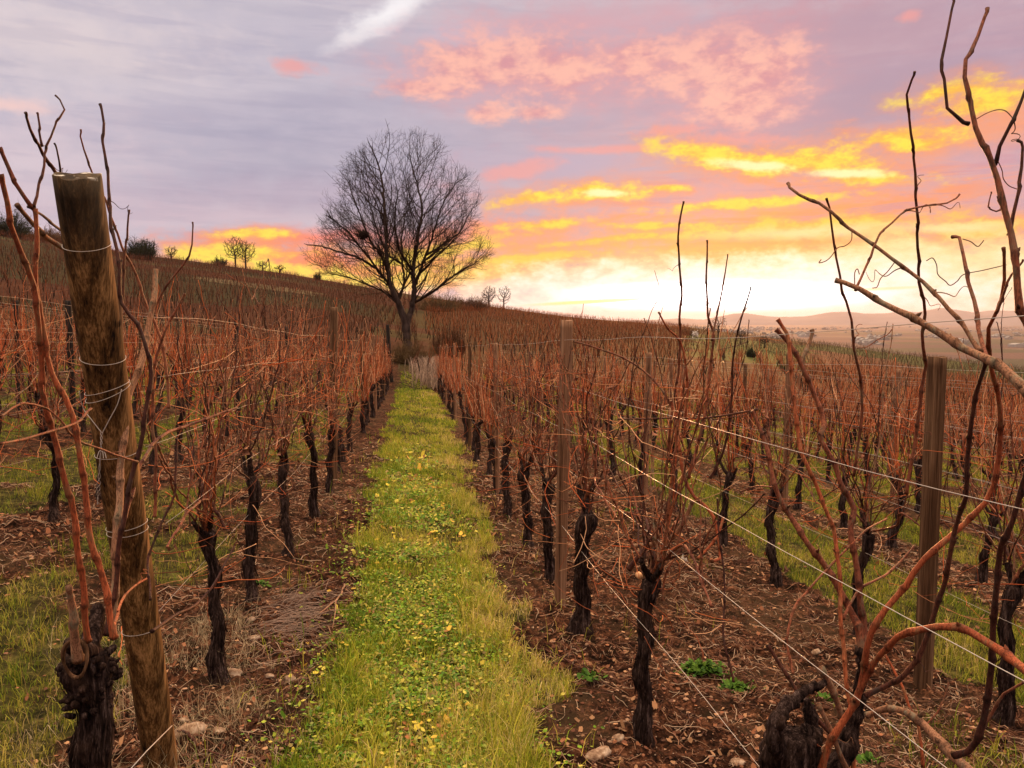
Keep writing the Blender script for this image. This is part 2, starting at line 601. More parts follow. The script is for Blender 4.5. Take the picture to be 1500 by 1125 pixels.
lenv = b.n('ShaderNodeVectorMath', operation='LENGTH')
b.put(lenv.inputs[0], pos)
fard = b.sstep(lenv.outputs['Value'], 30.0, 42.0)
n_far = b.noise(pos, 0.22, 6, 0.7)
farc = b.mix(1.0, at.outputs['Color'], b.ramp(n_far, [(0.3, (0.55, 0.55, 0.55)), (0.7, (1.5, 1.45, 1.4))]), 'MULTIPLY')
b.put(pb.inputs['Base Color'], b.mix(fard, near, farc))
bump(b, pb, b.m('ADD', b.m('ADD', b.m('MULTIPLY', n_mid, 1.0), b.m('MULTIPLY', n_fin, 0.5)), b.m('MULTIPLY', peb, 0.35)), 0.9, 0.03)

# blades and leaves: colour per blade
def leafmat(name, mult=1.0, trans=0.35, rough=0.6):
    m, b, pb = material(name, rough, 0.25)
    at = b.n('ShaderNodeAttribute', attribute_name='tint')
    b.put(pb.inputs['Base Color'], at.outputs['Color'])
    tr = b.n('ShaderNodeBsdfTranslucent')
    b.put(tr.inputs[0], at.outputs['Color'])
    mx = b.n('ShaderNodeMixShader')
    mx.inputs[0].default_value = trans
    out = m.node_tree.nodes['Material Output']
    m.node_tree.links.new(pb.outputs[0], mx.inputs[1])
    m.node_tree.links.new(tr.outputs[0], mx.inputs[2])
    m.node_tree.links.new(mx.outputs[0], out.inputs[0])
    return m


m_blade = leafmat('grass_blades')
m_leaf = leafmat('leaf_tissue', trans=0.3)
m_deadleaf = leafmat('dry_leaf', trans=0.15)
m_tinted, b, pb = material('tinted_dry', 0.85, 0.15)
b.put(pb.inputs['Base Color'], b.n('ShaderNodeAttribute', attribute_name='tint').outputs['Color'])

# canes
def cane_mat(name, c0, c1, c2, rough=0.55):
    m, b, pb = material(name, rough, 0.4)
    oc = objco(b)
    n = b.noise(stretch(b, oc, 9, 9, 3.0), 1.0, 4, 0.6)
    n2 = b.noise(stretch(b, oc, 330, 330, 45), 1.0, 5, 0.7)
    f = b.m('ADD', b.m('MULTIPLY', n, 0.75), b.m('MULTIPLY', rand(b), 0.25))
    c = b.ramp(f, [(0.30, c0), (0.52, c1), (0.75, c2)])
    c = b.mix(b.m('MULTIPLY', b.sstep(n2, 0.46, 0.60), 0.75), c, (c0[0] * .45, c0[1] * .45, c0[2] * .45, 1))
    c = b.mix(b.m('MULTIPLY', b.sstep(b.noise(oc, 22.0, 5, 0.7), 0.55, 0.62), 0.6), c, (c0[0] * .35, c0[1] * .4, c0[2] * .5, 1))
    gn_ = b.noise(stretch(b, oc, 40, 40, 12), 1.0, 5, 0.7)
    c = b.mix(b.m('MULTIPLY', b.sstep(gn_, 0.50, 0.64), 0.6), c, ((c1[0] + c1[1]) * .42, c1[1] * 1.25, c1[2] * 1.5, 1))
    at = b.n('ShaderNodeAttribute', attribute_name='tint')
    c = b.mix(1.0, c, at.outputs['Color'], 'MULTIPLY')
    b.put(pb.inputs['Base Color'], c)
    bump(b, pb, b.m('ADD', n2, gn_), 0.9, 0.004)
    return m


m_cane = cane_mat('cane_bark', (0.13, 0.040, 0.026), (0.32, 0.098, 0.052), (0.50, 0.20, 0.11))
m_cane_red = cane_mat('cane_bark_red', (0.24, 0.056, 0.026), (0.48, 0.115, 0.048), (0.62, 0.22, 0.10))
m_cane_dark = cane_mat('cane_bark_dark', (0.06, 0.022, 0.018), (0.12, 0.04, 0.028), (0.20, 0.075, 0.045))
m_cane_tan = cane_mat('cane_bark_tan', (0.22, 0.10, 0.058), (0.42, 0.20, 0.115), (0.58, 0.33, 0.20), 0.75)

# vine trunks
m_trunk, b, pb = material('vine_bark', 0.92, 0.15)
oc = objco(b)
n1 = b.noise(stretch(b, oc, 60, 60, 7), 1.0, 6, 0.7, 0.4)
n2 = b.noise(stretch(b, oc, 220, 220, 26), 1.0, 4, 0.7)
n3 = b.noise(oc, 9.0, 4, 0.6)
f = b.m('ADD', b.m('MULTIPLY', n1, 0.6), b.m('MULTIPLY', n2, 0.4))
c = b.ramp(f, [(0.40, (0.004, 0.002, 0.002)), (0.51, (0.026, 0.015, 0.013)), (0.60, (0.09, 0.058, 0.052)), (0.68, (0.28, 0.21, 0.20))])
c = b.mix(b.m('MULTIPLY', b.sstep(n3, 0.5, 0.7), 0.35), c, (0.06, 0.030, 0.018, 1))
b.put(pb.inputs['Base Color'], c)
bump(b, pb, f, 1.0, 0.012)

# weathered wood
def wood(name, dark, mid, light, rx=55, lichen=0.0, top=None):
    m, b, pb = material(name, 0.8, 0.2)
    oc = objco(b)
    n1 = b.noise(stretch(b, oc, rx, rx, 0.9), 1.0, 6, 0.65, 0.1)
    n2 = b.noise(stretch(b, oc, rx * 5, rx * 5, 5), 1.0, 4, 0.65)
    n3 = b.noise(stretch(b, oc, 12, 12, 1.4), 1.0, 5, 0.6)
    f = b.m('ADD', b.m('MULTIPLY', n1, 0.4), b.m('ADD', b.m('MULTIPLY', n2, 0.3), b.m('MULTIPLY', n3, 0.3)))
    c = b.ramp(f, [(0.40, dark), (0.5, mid), (0.62, light)])
    crack = b.sstep(n1, 0.36, 0.31)
    c = b.mix(b.m('MULTIPLY', crack, 0.85), c, (0.012, 0.008, 0.006, 1))
    if lichen:
        sp = b.n('ShaderNodeSeparateXYZ')
        b.put(sp.inputs[0], oc)
        hi = b.sstep(sp.outputs[2], top - 0.30, top - 0.05)
        c = b.mix(b.m('MULTIPLY', hi, 0.75), c, b.ramp(n3, [(0.35, (0.030, 0.022, 0.016)), (0.6, (0.075, 0.060, 0.042))]))
        wht = b.m('MULTIPLY', b.sstep(sp.outputs[2], top - 0.02, top - 0.004), b.sstep(b.noise(oc, 38.0, 3), 0.55, 0.62))
        c = b.mix(wht, c, (0.55, 0.5, 0.45, 1))
    b.put(pb.inputs['Base Color'], c)
    bump(b, pb, f, 0.8, 0.008)
    return m


m_wood_big = wood('post_wood_brown', (0.010, 0.005, 0.003), (0.11, 0.054, 0.020), (0.44, 0.24, 0.10), 42, 1.0, 2.04)
m_wood_tan = wood('post_wood_tan', (0.055, 0.025, 0.014), (0.21, 0.105, 0.062), (0.38, 0.22, 0.14), 60)
m_wood_grey = wood('post_wood_grey', (0.022, 0.010, 0.006), (0.095, 0.048, 0.026), (0.24, 0.135, 0.08), 60)
m_wood_dark = wood('post_wood_dark', (0.008, 0.006, 0.006), (0.022, 0.017, 0.016), (0.05, 0.04, 0.036), 60)

m_wire, b, pb = material('galvanised_wire', 0.42, 0.5)
pb.inputs['Base Color'].default_value = (0.36, 0.29, 0.26, 1)
m_wire_new, b, pb = material('pale_wire', 0.4, 0.5)
pb.inputs['Base Color'].default_value = (0.50, 0.43, 0.39, 1)

m_stone, b, pb = material('limestone', 0.9, 0.2)
oc = objco(b)
c = b.ramp(b.noise(oc, 30, 5, 0.6), [(0.35, (0.13, 0.07, 0.045)), (0.5, (0.30, 0.19, 0.125)), (0.65, (0.50, 0.37, 0.28))])
b.put(pb.inputs['Base Color'], c)
bump(b, pb, b.noise(oc, 60, 5, 0.7), 0.6, 0.004)

m_tree, b, pb = material('tree_bark', 0.9, 0.15)
c = b.ramp(b.noise(stretch(b, objco(b), 6, 6, 1.2), 1.0, 5, 0.6), [(0.35, (0.025, 0.016, 0.014)), (0.65, (0.09, 0.06, 0.052))])
b.put(pb.inputs['Base Color'], c)
m_twig, b, pb = material('twig_bark', 0.85, 0.15)
pb.inputs['Base Color'].default_value = (0.032, 0.018, 0.014, 1)
m_bush, b, pb = material('bush_twigs', 0.9, 0.1)
c = b.ramp(rand(b), [(0.0, (0.11, 0.050, 0.030)), (0.5, (0.15, 0.075, 0.04)), (1.0, (0.10, 0.065, 0.03))])
b.put(pb.inputs['Base Color'], c)
m_conifer, b, pb = material('dark_evergreen', 0.9, 0.1)
pb.inputs['Base Color'].default_value = (0.030, 0.033, 0.018, 1)

# ------------------------------------------------------------------ ground sheet
xs_ = np.concatenate([-np.array(growth(3.2, 22000, 0.025, 1.042))[::-1], np.arange(-3.175, 4.4, 0.025), np.array(growth(4.4, 22000, 0.025, 1.042))])
ys_ = np.concatenate([-np.array(growth(0.0, 9000, 0.3, 1.14))[::-1][:-1], np.arange(0, 1.2, 0.1), np.arange(1.2, 7.5, 0.025), np.array(growth(7.5, 24000, 0.025, 1.026))])
GX, GY = np.meshgrid(xs_, ys_)
GZ = H(GX, GY)
gm = grass_mask(GX, GY) * np.clip((36 - np.hypot(GX, GY)) / 6, 0, 1)
rr = np.hypot(GX, GY)
aa = np.degrees(np.arctan2(GX, GY)) + (fbm(GX / 9, GY / 9, 123, 3) - .5) * 5 * (np.hypot(GX, GY) < 300)


def A(px):
    return azel(px, 480)[0]


# colours of the fields: real patches of land, each a plot between paths
fc = np.zeros(GX.shape + (3,))
fc[:] = (0.095, 0.038, 0.020)
patch = fbm(GX / 60, GY / 60, 77, 3)
fc[patch > 0.52] = (0.062, 0.048, 0.022)
fc[(aa > A(560)) & (aa < A(900)) & (rr > 60) & (rr < 260) & (patch > 0.46)] = (0.08, 0.055, 0.022)
fc[(aa > A(640)) & (rr > 34) & (rr < 300)] = (0.10, 0.050, 0.022)
g1 = (aa > A(1010)) & (aa < A(1180)) & (rr > 85) & (rr < 200)
fc[g1] = (0.105, 0.115, 0.035)
g2 = (aa > A(1180)) & (rr > 150) & (rr < 256)
fc[g2] = (0.095, 0.10, 0.038)
g3 = (aa > A(1180)) & (aa < A(1340)) & (rr > 95) & (rr < 185)
fc[g3] = (0.19, 0.085, 0.05)
g4 = (aa > A(300)) & (aa < A(470)) & (rr > 140) & (rr < 158)
fc[g4] = (0.20, 0.15, 0.085)
g5 = (aa < A(560)) & (rr > 190) & (rr < 205)
fc[g5] = (0.10, 0.08, 0.04)
cor = (np.abs(GX - .1 - fbm(GX, GY / 3, 8, 2) * .4) < 1.0) & (GY > 28) & (GY < 44)
fc[cor] = (0.07, 0.07, 0.025)
pl = rr > 600
cell = vn(np.floor(GX / 330) * 7.3, np.floor(GY / 260 + GX / 2600) * 3.1, 3)
cols = np.array([(0.17, 0.095, 0.085), (0.12, 0.075, 0.075), (0.09, 0.085, 0.055), (0.20, 0.14, 0.11), (0.13, 0.09, 0.10)])
fc[pl] = cols[(cell[pl] * 4.99).astype(int)]
fc = fc * np.where(rr > 600, .50, .52)[..., None]
tint = np.concatenate([fc, gm[..., None]], -1).reshape(-1, 4)
ny, nx = GX.shape
idx = np.arange(ny * nx).reshape(ny, nx)
q = np.stack([idx[:-1, :-1], idx[:-1, 1:], idx[1:, 1:], idx[1:, :-1]], -1).reshape(-1, 4)
g = MB()
g.add(np.stack([GX, GY, GZ], -1).reshape(-1, 3), q, None, tint)
tag(g.build('ground', m_ground), kind='structure')

# ------------------------------------------------------------------ mountains across the plain
m_mount, b, pb = material('mountain_forest', 0.95, 0.05)
c = b.ramp(b.noise(b.n('ShaderNodeNewGeometry').outputs['Position'], 0.0012, 6, 0.6), [(0.35, (0.05, 0.055, 0.06)), (0.65, (0.11, 0.10, 0.10))])
b.put(pb.inputs['Base Color'], c)
prof = [(600, 470), (880, 470), (940, 469), (1000, 466), (1030, 468), (1075, 459), (1090, 458), (1110, 461), (1135, 464), (1180, 463), (1215, 457), (1240, 456), (1270, 459), (1300, 458),
        (1325, 455), (1345, 457), (1375, 450), (1400, 453), (1425, 457), (1450, 454), (1480, 455), (1520, 452), (1600, 449), (1750, 456), (1900, 452), (2300, 458)]
pa = np.array([azel(a, 470)[0] for a, _ in prof])
pe = np.array([math.tan(R(azel(a, bb)[1])) for a, bb in prof])
az_ = np.linspace(pa[0], 62, 420)
rad_ = np.linspace(13000, 17500, 22)
MA, MR = np.meshgrid(az_, rad_)
ee = np.interp(MA, pa, pe)
top_ = CAM_H + ee * 15500
ph = (MR - 13000) / 2500.0
sh = np.where(ph < 1, np.clip(ph, 0, 1) ** 0.8, np.clip(1 - (ph - 1) * 0.8, 0, 1))
folds = fbm(MA * 1.3, MR / 900, 61, 4)
MZ = -62 + (top_ + 62) * sh * (1 - 0.35 * (1 - sh) * folds) + (fbm(MA * 4, MR / 500, 66, 3) - .5) * 12 * (sh > 0.01)
MZ[sh <= 0.01] = -80
ar = np.radians(MA)
mv = np.stack([np.sin(ar) * MR, np.cos(ar) * MR, MZ], -1).reshape(-1, 3)
ny, nx = MA.shape
idx = np.arange(ny * nx).reshape(ny, nx)
q = np.stack([idx[:-1, :-1], idx[:-1, 1:], idx[1:, 1:], idx[1:, :-1]], -1).reshape(-1, 4)
g = MB()
g.add(mv, q)
tag(g.build('mountains', m_mount), kind='structure')

# distant town and field woods on the plain
def box_batch(mb, cx, cy, cz, sx, sy, sz, col):
    n = len(cx)
    o = np.array([[-1, -1, 0], [1, -1, 0], [1, 1, 0], [-1, 1, 0], [-1, -1, 1], [1, -1, 1], [1, 1, 1], [-1, 1, 1], [0, -1, 1.45], [0, 1, 1.45]], float)
    v = np.stack([cx, cy, cz], -1)[:, None, :] + o[None] * np.stack([sx / 2, sy / 2, sz], -1)[:, None, :]
    f4 = np.array([[0, 1, 5, 4], [1, 2, 6, 5], [2, 3, 7, 6], [3, 0, 4, 7], [4, 8, 9, 7], [5, 6, 9, 8]])
    f3 = np.array([[4, 5, 8], [6, 7, 9]])
    k = (np.arange(n) * 10)[:, None, None]
    mb.add(v.reshape(-1, 3), (f4[None] + k).reshape(-1, 4), (f3[None] + k).reshape(-1, 3), np.repeat(col, 10, axis=0))


n = 2600
ta = R(1) * rng.uniform(A(980), A(1700), n)

tr = rng.uniform(0, 1, n)
tr = 2300 + 6500 * tr ** 1.6
clump = fbm(np.degrees(ta) * 0.9, tr / 900, 88, 3)
keep = clump > 0.57
ta, tr = ta[keep], tr[keep]
n = len(ta)
b_ = MB()
w_ = rng.uniform(7, 18, n)
hh = rng.uniform(4, 8, n)
big = rng.random(n) < 0.05
w_[big] *= 2.0
hh[big] *= 1.6
gry = rng.uniform(0.10, 0.30, n)[:, None] * np.array([[1.0, 0.9, 0.85]])
box_batch(b_, np.sin(ta) * tr, np.cos(ta) * tr, np.full(n, -62.5), w_, w_ * rng.uniform(.6, 1.2, n), hh, gry)
tag(b_.build('distant_town', m_tinted, smooth=False), 'pale houses of a far town scattered over the hazy plain', 'town', kind='stuff')

# ------------------------------------------------------------------ haze
hz = bpy.data.materials.new('haze_air')
hz.use_nodes = True
hn = hz.node_tree
hn.nodes.clear()
pv = hn.nodes.new('ShaderNodeVolumePrincipled')
pv.inputs['Density'].default_value = 0.000042
pv.inputs['Color'].default_value = (0.90, 0.82, 0.90, 1)
pv.inputs['Anisotropy'].default_value = 0.35
ho = hn.nodes.new('ShaderNodeOutputMaterial')
hn.links.new(pv.outputs[0], ho.inputs['Volume'])
bm_ = MB()
X, Y0, Y1, Z0, Z1 = 23000, -10000, 25000, -100, 262
bv = [(-X, Y0, Z0), (X, Y0, Z0), (X, Y1, Z0), (-X, Y1, Z0), (-X, Y0, Z1), (X, Y0, Z1), (X, Y1, Z1), (-X, Y1, Z1)]
bm_.add(bv, [[0, 3, 2, 1], [4, 5, 6, 7], [0, 1, 5, 4], [1, 2, 6, 5], [2, 3, 7, 6], [3, 0, 4, 7]])
tag(bm_.build('haze', hz, smooth=False), kind='stuff')

# ------------------------------------------------------------------ canes
def zigzag(p, r, internode=0.085, swell=0.45, kink=0.0035):
    """resample a path, swell it at the nodes"""
    seg = np.linalg.norm(np.diff(p, axis=0), axis=1)
    L = np.concatenate([[0], np.cumsum(seg)])
    n = max(2, int(L[-1] / internode))
    s = []
    for k in range(n):
        a = L[-1] * k / n
        d = L[-1] / n
        s += [a, a + d * 0.08, a + d * 0.2, a + d * 0.6, a + d * 0.92]
    s.append(L[-1])
    s = np.array(s)
    q = np.stack([np.interp(s, L, p[:, i]) for i in range(3)], -1)
    rr_ = np.interp(s, L, r)
    ph = np.arange(len(s)) % 5
    rr_ = rr_ * np.where(ph == 0, 1 + swell, np.where((ph == 1) | (ph == 4), 1 + swell * 0.45, 1.0))
    node = np.arange(len(s)) // 5
    side = np.where(node % 2 == 0, 1, -1) * kink
    q[:, 0] += side * np.where(ph == 0, -0.3, np.where(ph == 3, 1, .6)) * 0.8
    q[:, 1] += side * 0.6
    zigzag.dark = np.where(ph == 0, .40, np.where((ph == 1) | (ph == 4), .85, 1.0))
    return q, rr_, q[np.arange(0, len(s) - 1, 5)], rr_[np.arange(0, len(s) - 1, 5)]


def add_buds(mb, nodes, nr, q, prob=0.8):
    for i in range(1, len(nodes)):
        if random.random() > prob:
            continue
        d = Vector((random.uniform(-1, 1), random.uniform(-1, 1), 0.9)).normalized()
        d = np.array(d)
        r0 = nr[i]
        Lb = r0 * random.uniform(1.1, 2.0)
        a = nodes[i] + d * r0 * 0.3
        mb.tubes(np.stack([a, a + d * Lb * .6, a + d * Lb]), np.array([r0 * .55, r0 * .42, r0 * .08]), 5, np.array([.35, .35, .35]))


def tendril(mb, p, L=0.10, r=0.0007):
    d = np.array([random.uniform(-1, 1), random.uniform(-.5, .5), random.uniform(-.6, .5)])
    d /= np.linalg.norm(d)
    u = np.cross(d, [0, 0, 1.])
    u /= np.linalg.norm(u) + 1e-9
    v = np.cross(d, u)
    n = 26
    t = np.linspace(0, 1, n)
    turns = random.uniform(0.3, 2.2)
    rad = 0.25 * L * t * (1 - 0.55 * t)
    an = t ** 2 * turns * 2 * math.pi
    pts = p + d * (L * (t * 0.9 - 0.25 * t * t))[:, None] + u * (rad * np.cos(an))[:, None] * np.clip(t * 2, 0, 1)[:, None] + v * (rad * np.sin(an))[:, None]
    mb.tubes(pts, np.linspace(r * 1.5, r * .7, n), 4)


CPAL = np.array([(.24, .068, .032), (.38, .102, .042), (.52, .145, .055), (.11, .036, .022), (.52, .22, .11), (.05, .020, .015), (.56, .30, .17), (.46, .098, .036)])


def cpick():
    return CPAL[random.randrange(8)] * random.uniform(.75, 1.2)


def rand_cane(mb, start, up, L, r0, sides=6, wob=0.12, buds=0, tend=0, droop=0.0, internode=0.085, keep=0.22, c=None):
    n = max(5, int(L / 0.09))
    d = np.array(up, float)
    d /= np.linalg.norm(d)
    p = [np.array(start, float)]
    for i in range(n):
        d = d + rng.normal(0, wob, 3) * np.array([.75, 1, .5])
        d[2] += 0.07 - droop * (i / n) * 0.3
        # the trellis wires hold the shoots in the plane of the row
        d[0] -= 0.25 * p[-1][0] / keep * 0.35
        d /= np.linalg.norm(d)
        p.append(p[-1] + d * L / n)
    p = np.array(p)
    r = np.linspace(r0, r0 * 0.5, len(p))
    q, rr_, nd, nr = zigzag(p, r, internode)
    if sides <= 4:
        q, rr_ = q[::2], rr_[::2]
        mb.tubes(q, rr_, sides, c)
    else:
        mb.tubes(q, rr_, sides, c, shade=zigzag.dark)
    if buds:
        add_buds(mb, nd, nr, q, buds)
    for i in range(1, len(nd)):
        if random.random() < tend:
            tendril(mb, nd[i], random.uniform(.04, .12))
    return p


def shoot_dirs(k):
    a = rng.uniform(-1, 1)
    return np.array([rng.normal(0, .10), a * 0.75 * (1 if rng.random() < .5 else .45), 1.0])


def trunk_mesh(hgt, r0, seed, sides=22, rings=44, lean=(0, 0), stubs=3, crook=0.05):
    """gnarled trunk with a knobbly head, a foot that flares and short spurs"""
    rs = np.random.default_rng(seed)
    mb = MB()
    t = np.linspace(-0.12, 1, rings)
    cx = lean[0] * t + crook * np.sin(t * rs.uniform(3, 5) + rs.uniform(0, 6)) * t + 0.008 * np.sin(t * 17 + rs.uniform(0, 6))
    cy = lean[1] * t + crook * np.sin(t * rs.uniform(3, 5) + rs.uniform(0, 6)) * t
    Pc = np.stack([cx, cy, t * hgt], -1)
    rad = r0 * (1 + 0.75 * np.exp(-np.clip(t, 0, 1) * 9) - 0.10 * t + 0.42 * np.exp(-((t - 0.93) / 0.09) ** 2)) * (1 + 0.10 * np.sin(t * 23 + rs.uniform(0, 6)))
    a = np.arange(sides) * 2 * math.pi / sides
    tw = rs.uniform(-2.5, 2.5)
    A2, T2 = np.meshgrid(a, t)
    seam_ = 1 - (np.abs(A2 - math.pi) / math.pi) ** 8
    lob = 0.10 * np.sin(2 * (A2 + tw * T2) + rs.uniform(0, 6)) + 0.05 * np.sin(5 * (A2 + tw * T2) + rs.uniform(0, 6))
    fib = fbm((A2 + tw * .5 * T2) * 6.5 + 3, T2 * 7 + seed, seed + 9, 3)
    lob = lob + 0.30 * (np.abs(fib - .5) * 2 - .3) * seam_ + 0.20 * (fbm(A2 * 3 + 3, T2 * 30 + seed, seed + 3, 2) - .5) * seam_
    nz = fbm(A2 / (2 * math.pi) * 9 + 50, T2 * 5 + seed, seed, 4) - 0.5
    seam = np.abs(A2 - math.pi) / math.pi
    nz = nz * (1 - seam ** 6)
    rr_ = rad[:, None] * (1 + lob + nz * 0.55)
    rr_[-1] *= 0.15
    rr_[-2] *= 0.75
    v = np.stack([Pc[:, 0, None] + rr_ * np.cos(A2), Pc[:, 1, None] + rr_ * np.sin(A2), Pc[:, 2, None] + nz * 0.02 + 0 * A2], -1).reshape(-1, 3)
    i = np.arange(rings - 1)[:, None] * sides
    k = np.arange(sides)[None]
    k2 = (k + 1) % sides
    q = np.stack([i + k, i + k2, i + sides + k2, i + sides + k], -1).reshape(-1, 4)
    mb.add(v, q)
    head = Pc[-3]
    tips = []
    for s_ in range(stubs):
        d = np.array([rs.normal(0, .35), rs.choice([-1, 1]) * rs.uniform(.3, 1.0), rs.uniform(.3, .9)])
        d /= np.linalg.norm(d)
        L = rs.uniform(.07, .17)
        pts = np.stack([head - d * 0.01, head + d * L * .4 + rs.normal(0, .008, 3), head + d * L * .8 + np.array([0, 0, .012]), head + d * L + np.array([0, 0, .03])])
        pp, pr = catmull(pts, [r0 * .62, r0 * .5, r0 * .42, r0 * .34], 4)
        pr = pr * (1 + rs.uniform(-.18, .18, len(pr)))
        mb.tubes(pp, pr, 10)
        tips.append(pp[-1])
    # loose strips of bark
    for s_ in range(46 if sides > 20 else 8):
        an = rs.uniform(0, 6.28)
        z0 = rs.uniform(.1, .75)
        zz = np.linspace(z0, z0 + rs.uniform(.05, .22), 6)
        ii = np.clip(((zz + .12) / 1.12 * (rings - 1)).astype(int), 0, rings - 1)
        cc = Pc[ii]
        pr = rad[ii] * rs.uniform(1.0, 1.1)
        pts = cc + np.stack([np.cos(an + tw * 0 * zz) * pr, np.sin(an) * pr, 0 * zz], -1) + np.array([math.cos(an), math.sin(an), 0]) * (np.linspace(-1, 1, 6) ** 2 * rs.uniform(0, .012))[:, None]
        mb.tubes(pts, np.linspace(.0032, .0015, 6) * rs.uniform(.5, 1.3), 4)
    return mb, head, tips


ORD = ['', 'first', 'second', 'third', 'fourth', 'fifth', 'sixth', 'seventh', 'eighth', 'ninth', 'tenth', 'eleventh', 'twelfth']


def rowname(k):
    return '%s row %s of the path' % (ORD[abs(k)], 'left' if k < 0 else 'right')


# --- variants for the mid distance: shared meshes
TV = []
for i in range(9):
    mb, head, tips = trunk_mesh(random.uniform(.64, .80), random.uniform(.030, .042), 100 + i, 14, 26, (random.uniform(-.05, .05), random.uniform(-.09, .09)), 3, random.uniform(.02, .06))
    me = mb.mesh('trunk')
    me.materials.append(m_trunk)
    TV.append((me, head, tips))


def dead_leaf(mb, p, c):
    """a withered leaf still hanging on the cane"""
    s_ = random.uniform(.012, .03)
    k = 8
    an = np.arange(k) * 2 * math.pi / k
    rd = s_ * rng.uniform(.55, 1.1, k)
    n1, n2 = rng.normal(0, 1, 3), rng.normal(0, 1, 3)
    n1 /= np.linalg.norm(n1)
    n2 = np.cross(n1, n2)
    n2 /= np.linalg.norm(n2)
    n3 = np.cross(n1, n2)
    rim = p + n1 * (rd * np.cos(an))[:, None] + n2 * (rd * np.sin(an) * .7)[:, None] + n3 * (s_ * .5 * np.cos(2 * an + 1) + rng.normal(0, s_ * .15, k))[:, None] - np.array([0, 0, s_])
    mb.add(np.vstack([[p - [0, 0, s_ * .9]], rim]), None, [[0, i + 1, (i + 1) % k + 1] for i in range(k)], c)


def cane_cluster(head, tips, n, sides, mat, wob=.11, buds=0.0):
    mb = MB()
    pts = [head] + tips
    for k in range(n):
        st = pts[random.randrange(len(pts))] + rng.normal(0, .015, 3)
        p_ = rand_cane(mb, st, shoot_dirs(k), random.uniform(.6, 1.15) if random.random() < .9 else 1.4, random.uniform(.0028, .0050), sides, random.uniform(.07, .2), buds, c=cpick())
        if random.random() < .12:
            dead_leaf(mb, p_[random.randrange(3, len(p_))], np.array([.30, .14, .08]) * random.uniform(.5, 1.2))
    # bearing cane tied down along the lowest wires
    for s_ in (-1, 1):
        if random.random() < .8:
            p = np.array([head, head + [0, s_ * .12, .16], head + [0.01, s_ * .32, .22], head + [0, s_ * .55, .13]]) + rng.normal(0, .025, (4, 3))
            pp, pr = catmull(p, [.0065, .0055, .005, .004], 6)
            q, r2, nd, nr = zigzag(pp, pr)
            mb.tubes(q, r2, sides, np.array([.13, .06, .04]))
            for j in range(1, len(nd), 1):
                if random.random() < .8:
                    rand_cane(mb, nd[j], shoot_dirs(j), random.uniform(.4, 1.0), random.uniform(.0024, .004), sides, random.uniform(.08, .2), buds, c=cpick())
    # laterals and odd crossing shoots
    for k in range(int(n * 1.2)):
        st = head + np.array([rng.normal(0, .09), rng.uniform(-.6, .6), rng.uniform(-.2, .85)])
        rand_cane(mb, st, [rng.normal(0, .6), rng.normal(0, 1.0), rng.uniform(-.5, .8)], random.uniform(.15, .5), .0019, 4, .24, c=cpick())
    me = mb.mesh('canes')
    me.materials.append(mat)
    return me


CV = []
for i in range(18):
    me_t, head, tips = TV[i % 9]
    CV.append((me_t, cane_cluster(head, tips, random.randint(15, 20), 4, m_tinted)))

VINE_GROUP = 'grape vines of the trellised rows'
ROW_START = {-1: [2.28] + [Yof(-.92, p_) for p_ in (298, 366, 415, 449, 474, 492)], 1: [1.86] + [Yof(.955, p_) for p_ in (944, 856, 803, 774, 748, 728, 712)],
             2: [Yof(2.835, p_) for p_ in (1490, 1275, 1155, 1060, 990, 938)]}
ROW_END = 31.0


def vis(x, y):
    """is a standing vine here inside the frame, with a little margin"""
    d = np.array([x, y, 0.2]) - np.array([0, 0, CAM_H])
    f = d @ _fw
    if f < .3:
        return False
    px = 750 + FPX * (d @ _rt) / f
    return -90 * max(1, 6 / f) < px < 1500 + 90 * max(1, 6 / f)


def vine_label(k, i, n):
    rn = rowname(k)
    if i < 8:
        adj = ['', 'dark twisted', 'rough barked', 'bare', 'crooked', 'black trunked', 'leafless', 'slender'][(i * 3 + abs(k)) % 7 + 1]
        return '%s vine, %s from the front in the %s' % (adj, ORD[i + 1], rn)
    if i < 16:
        return 'bare reddish vine in the middle of the %s' % rn
    return 'bare reddish vine near the far end of the %s' % rn


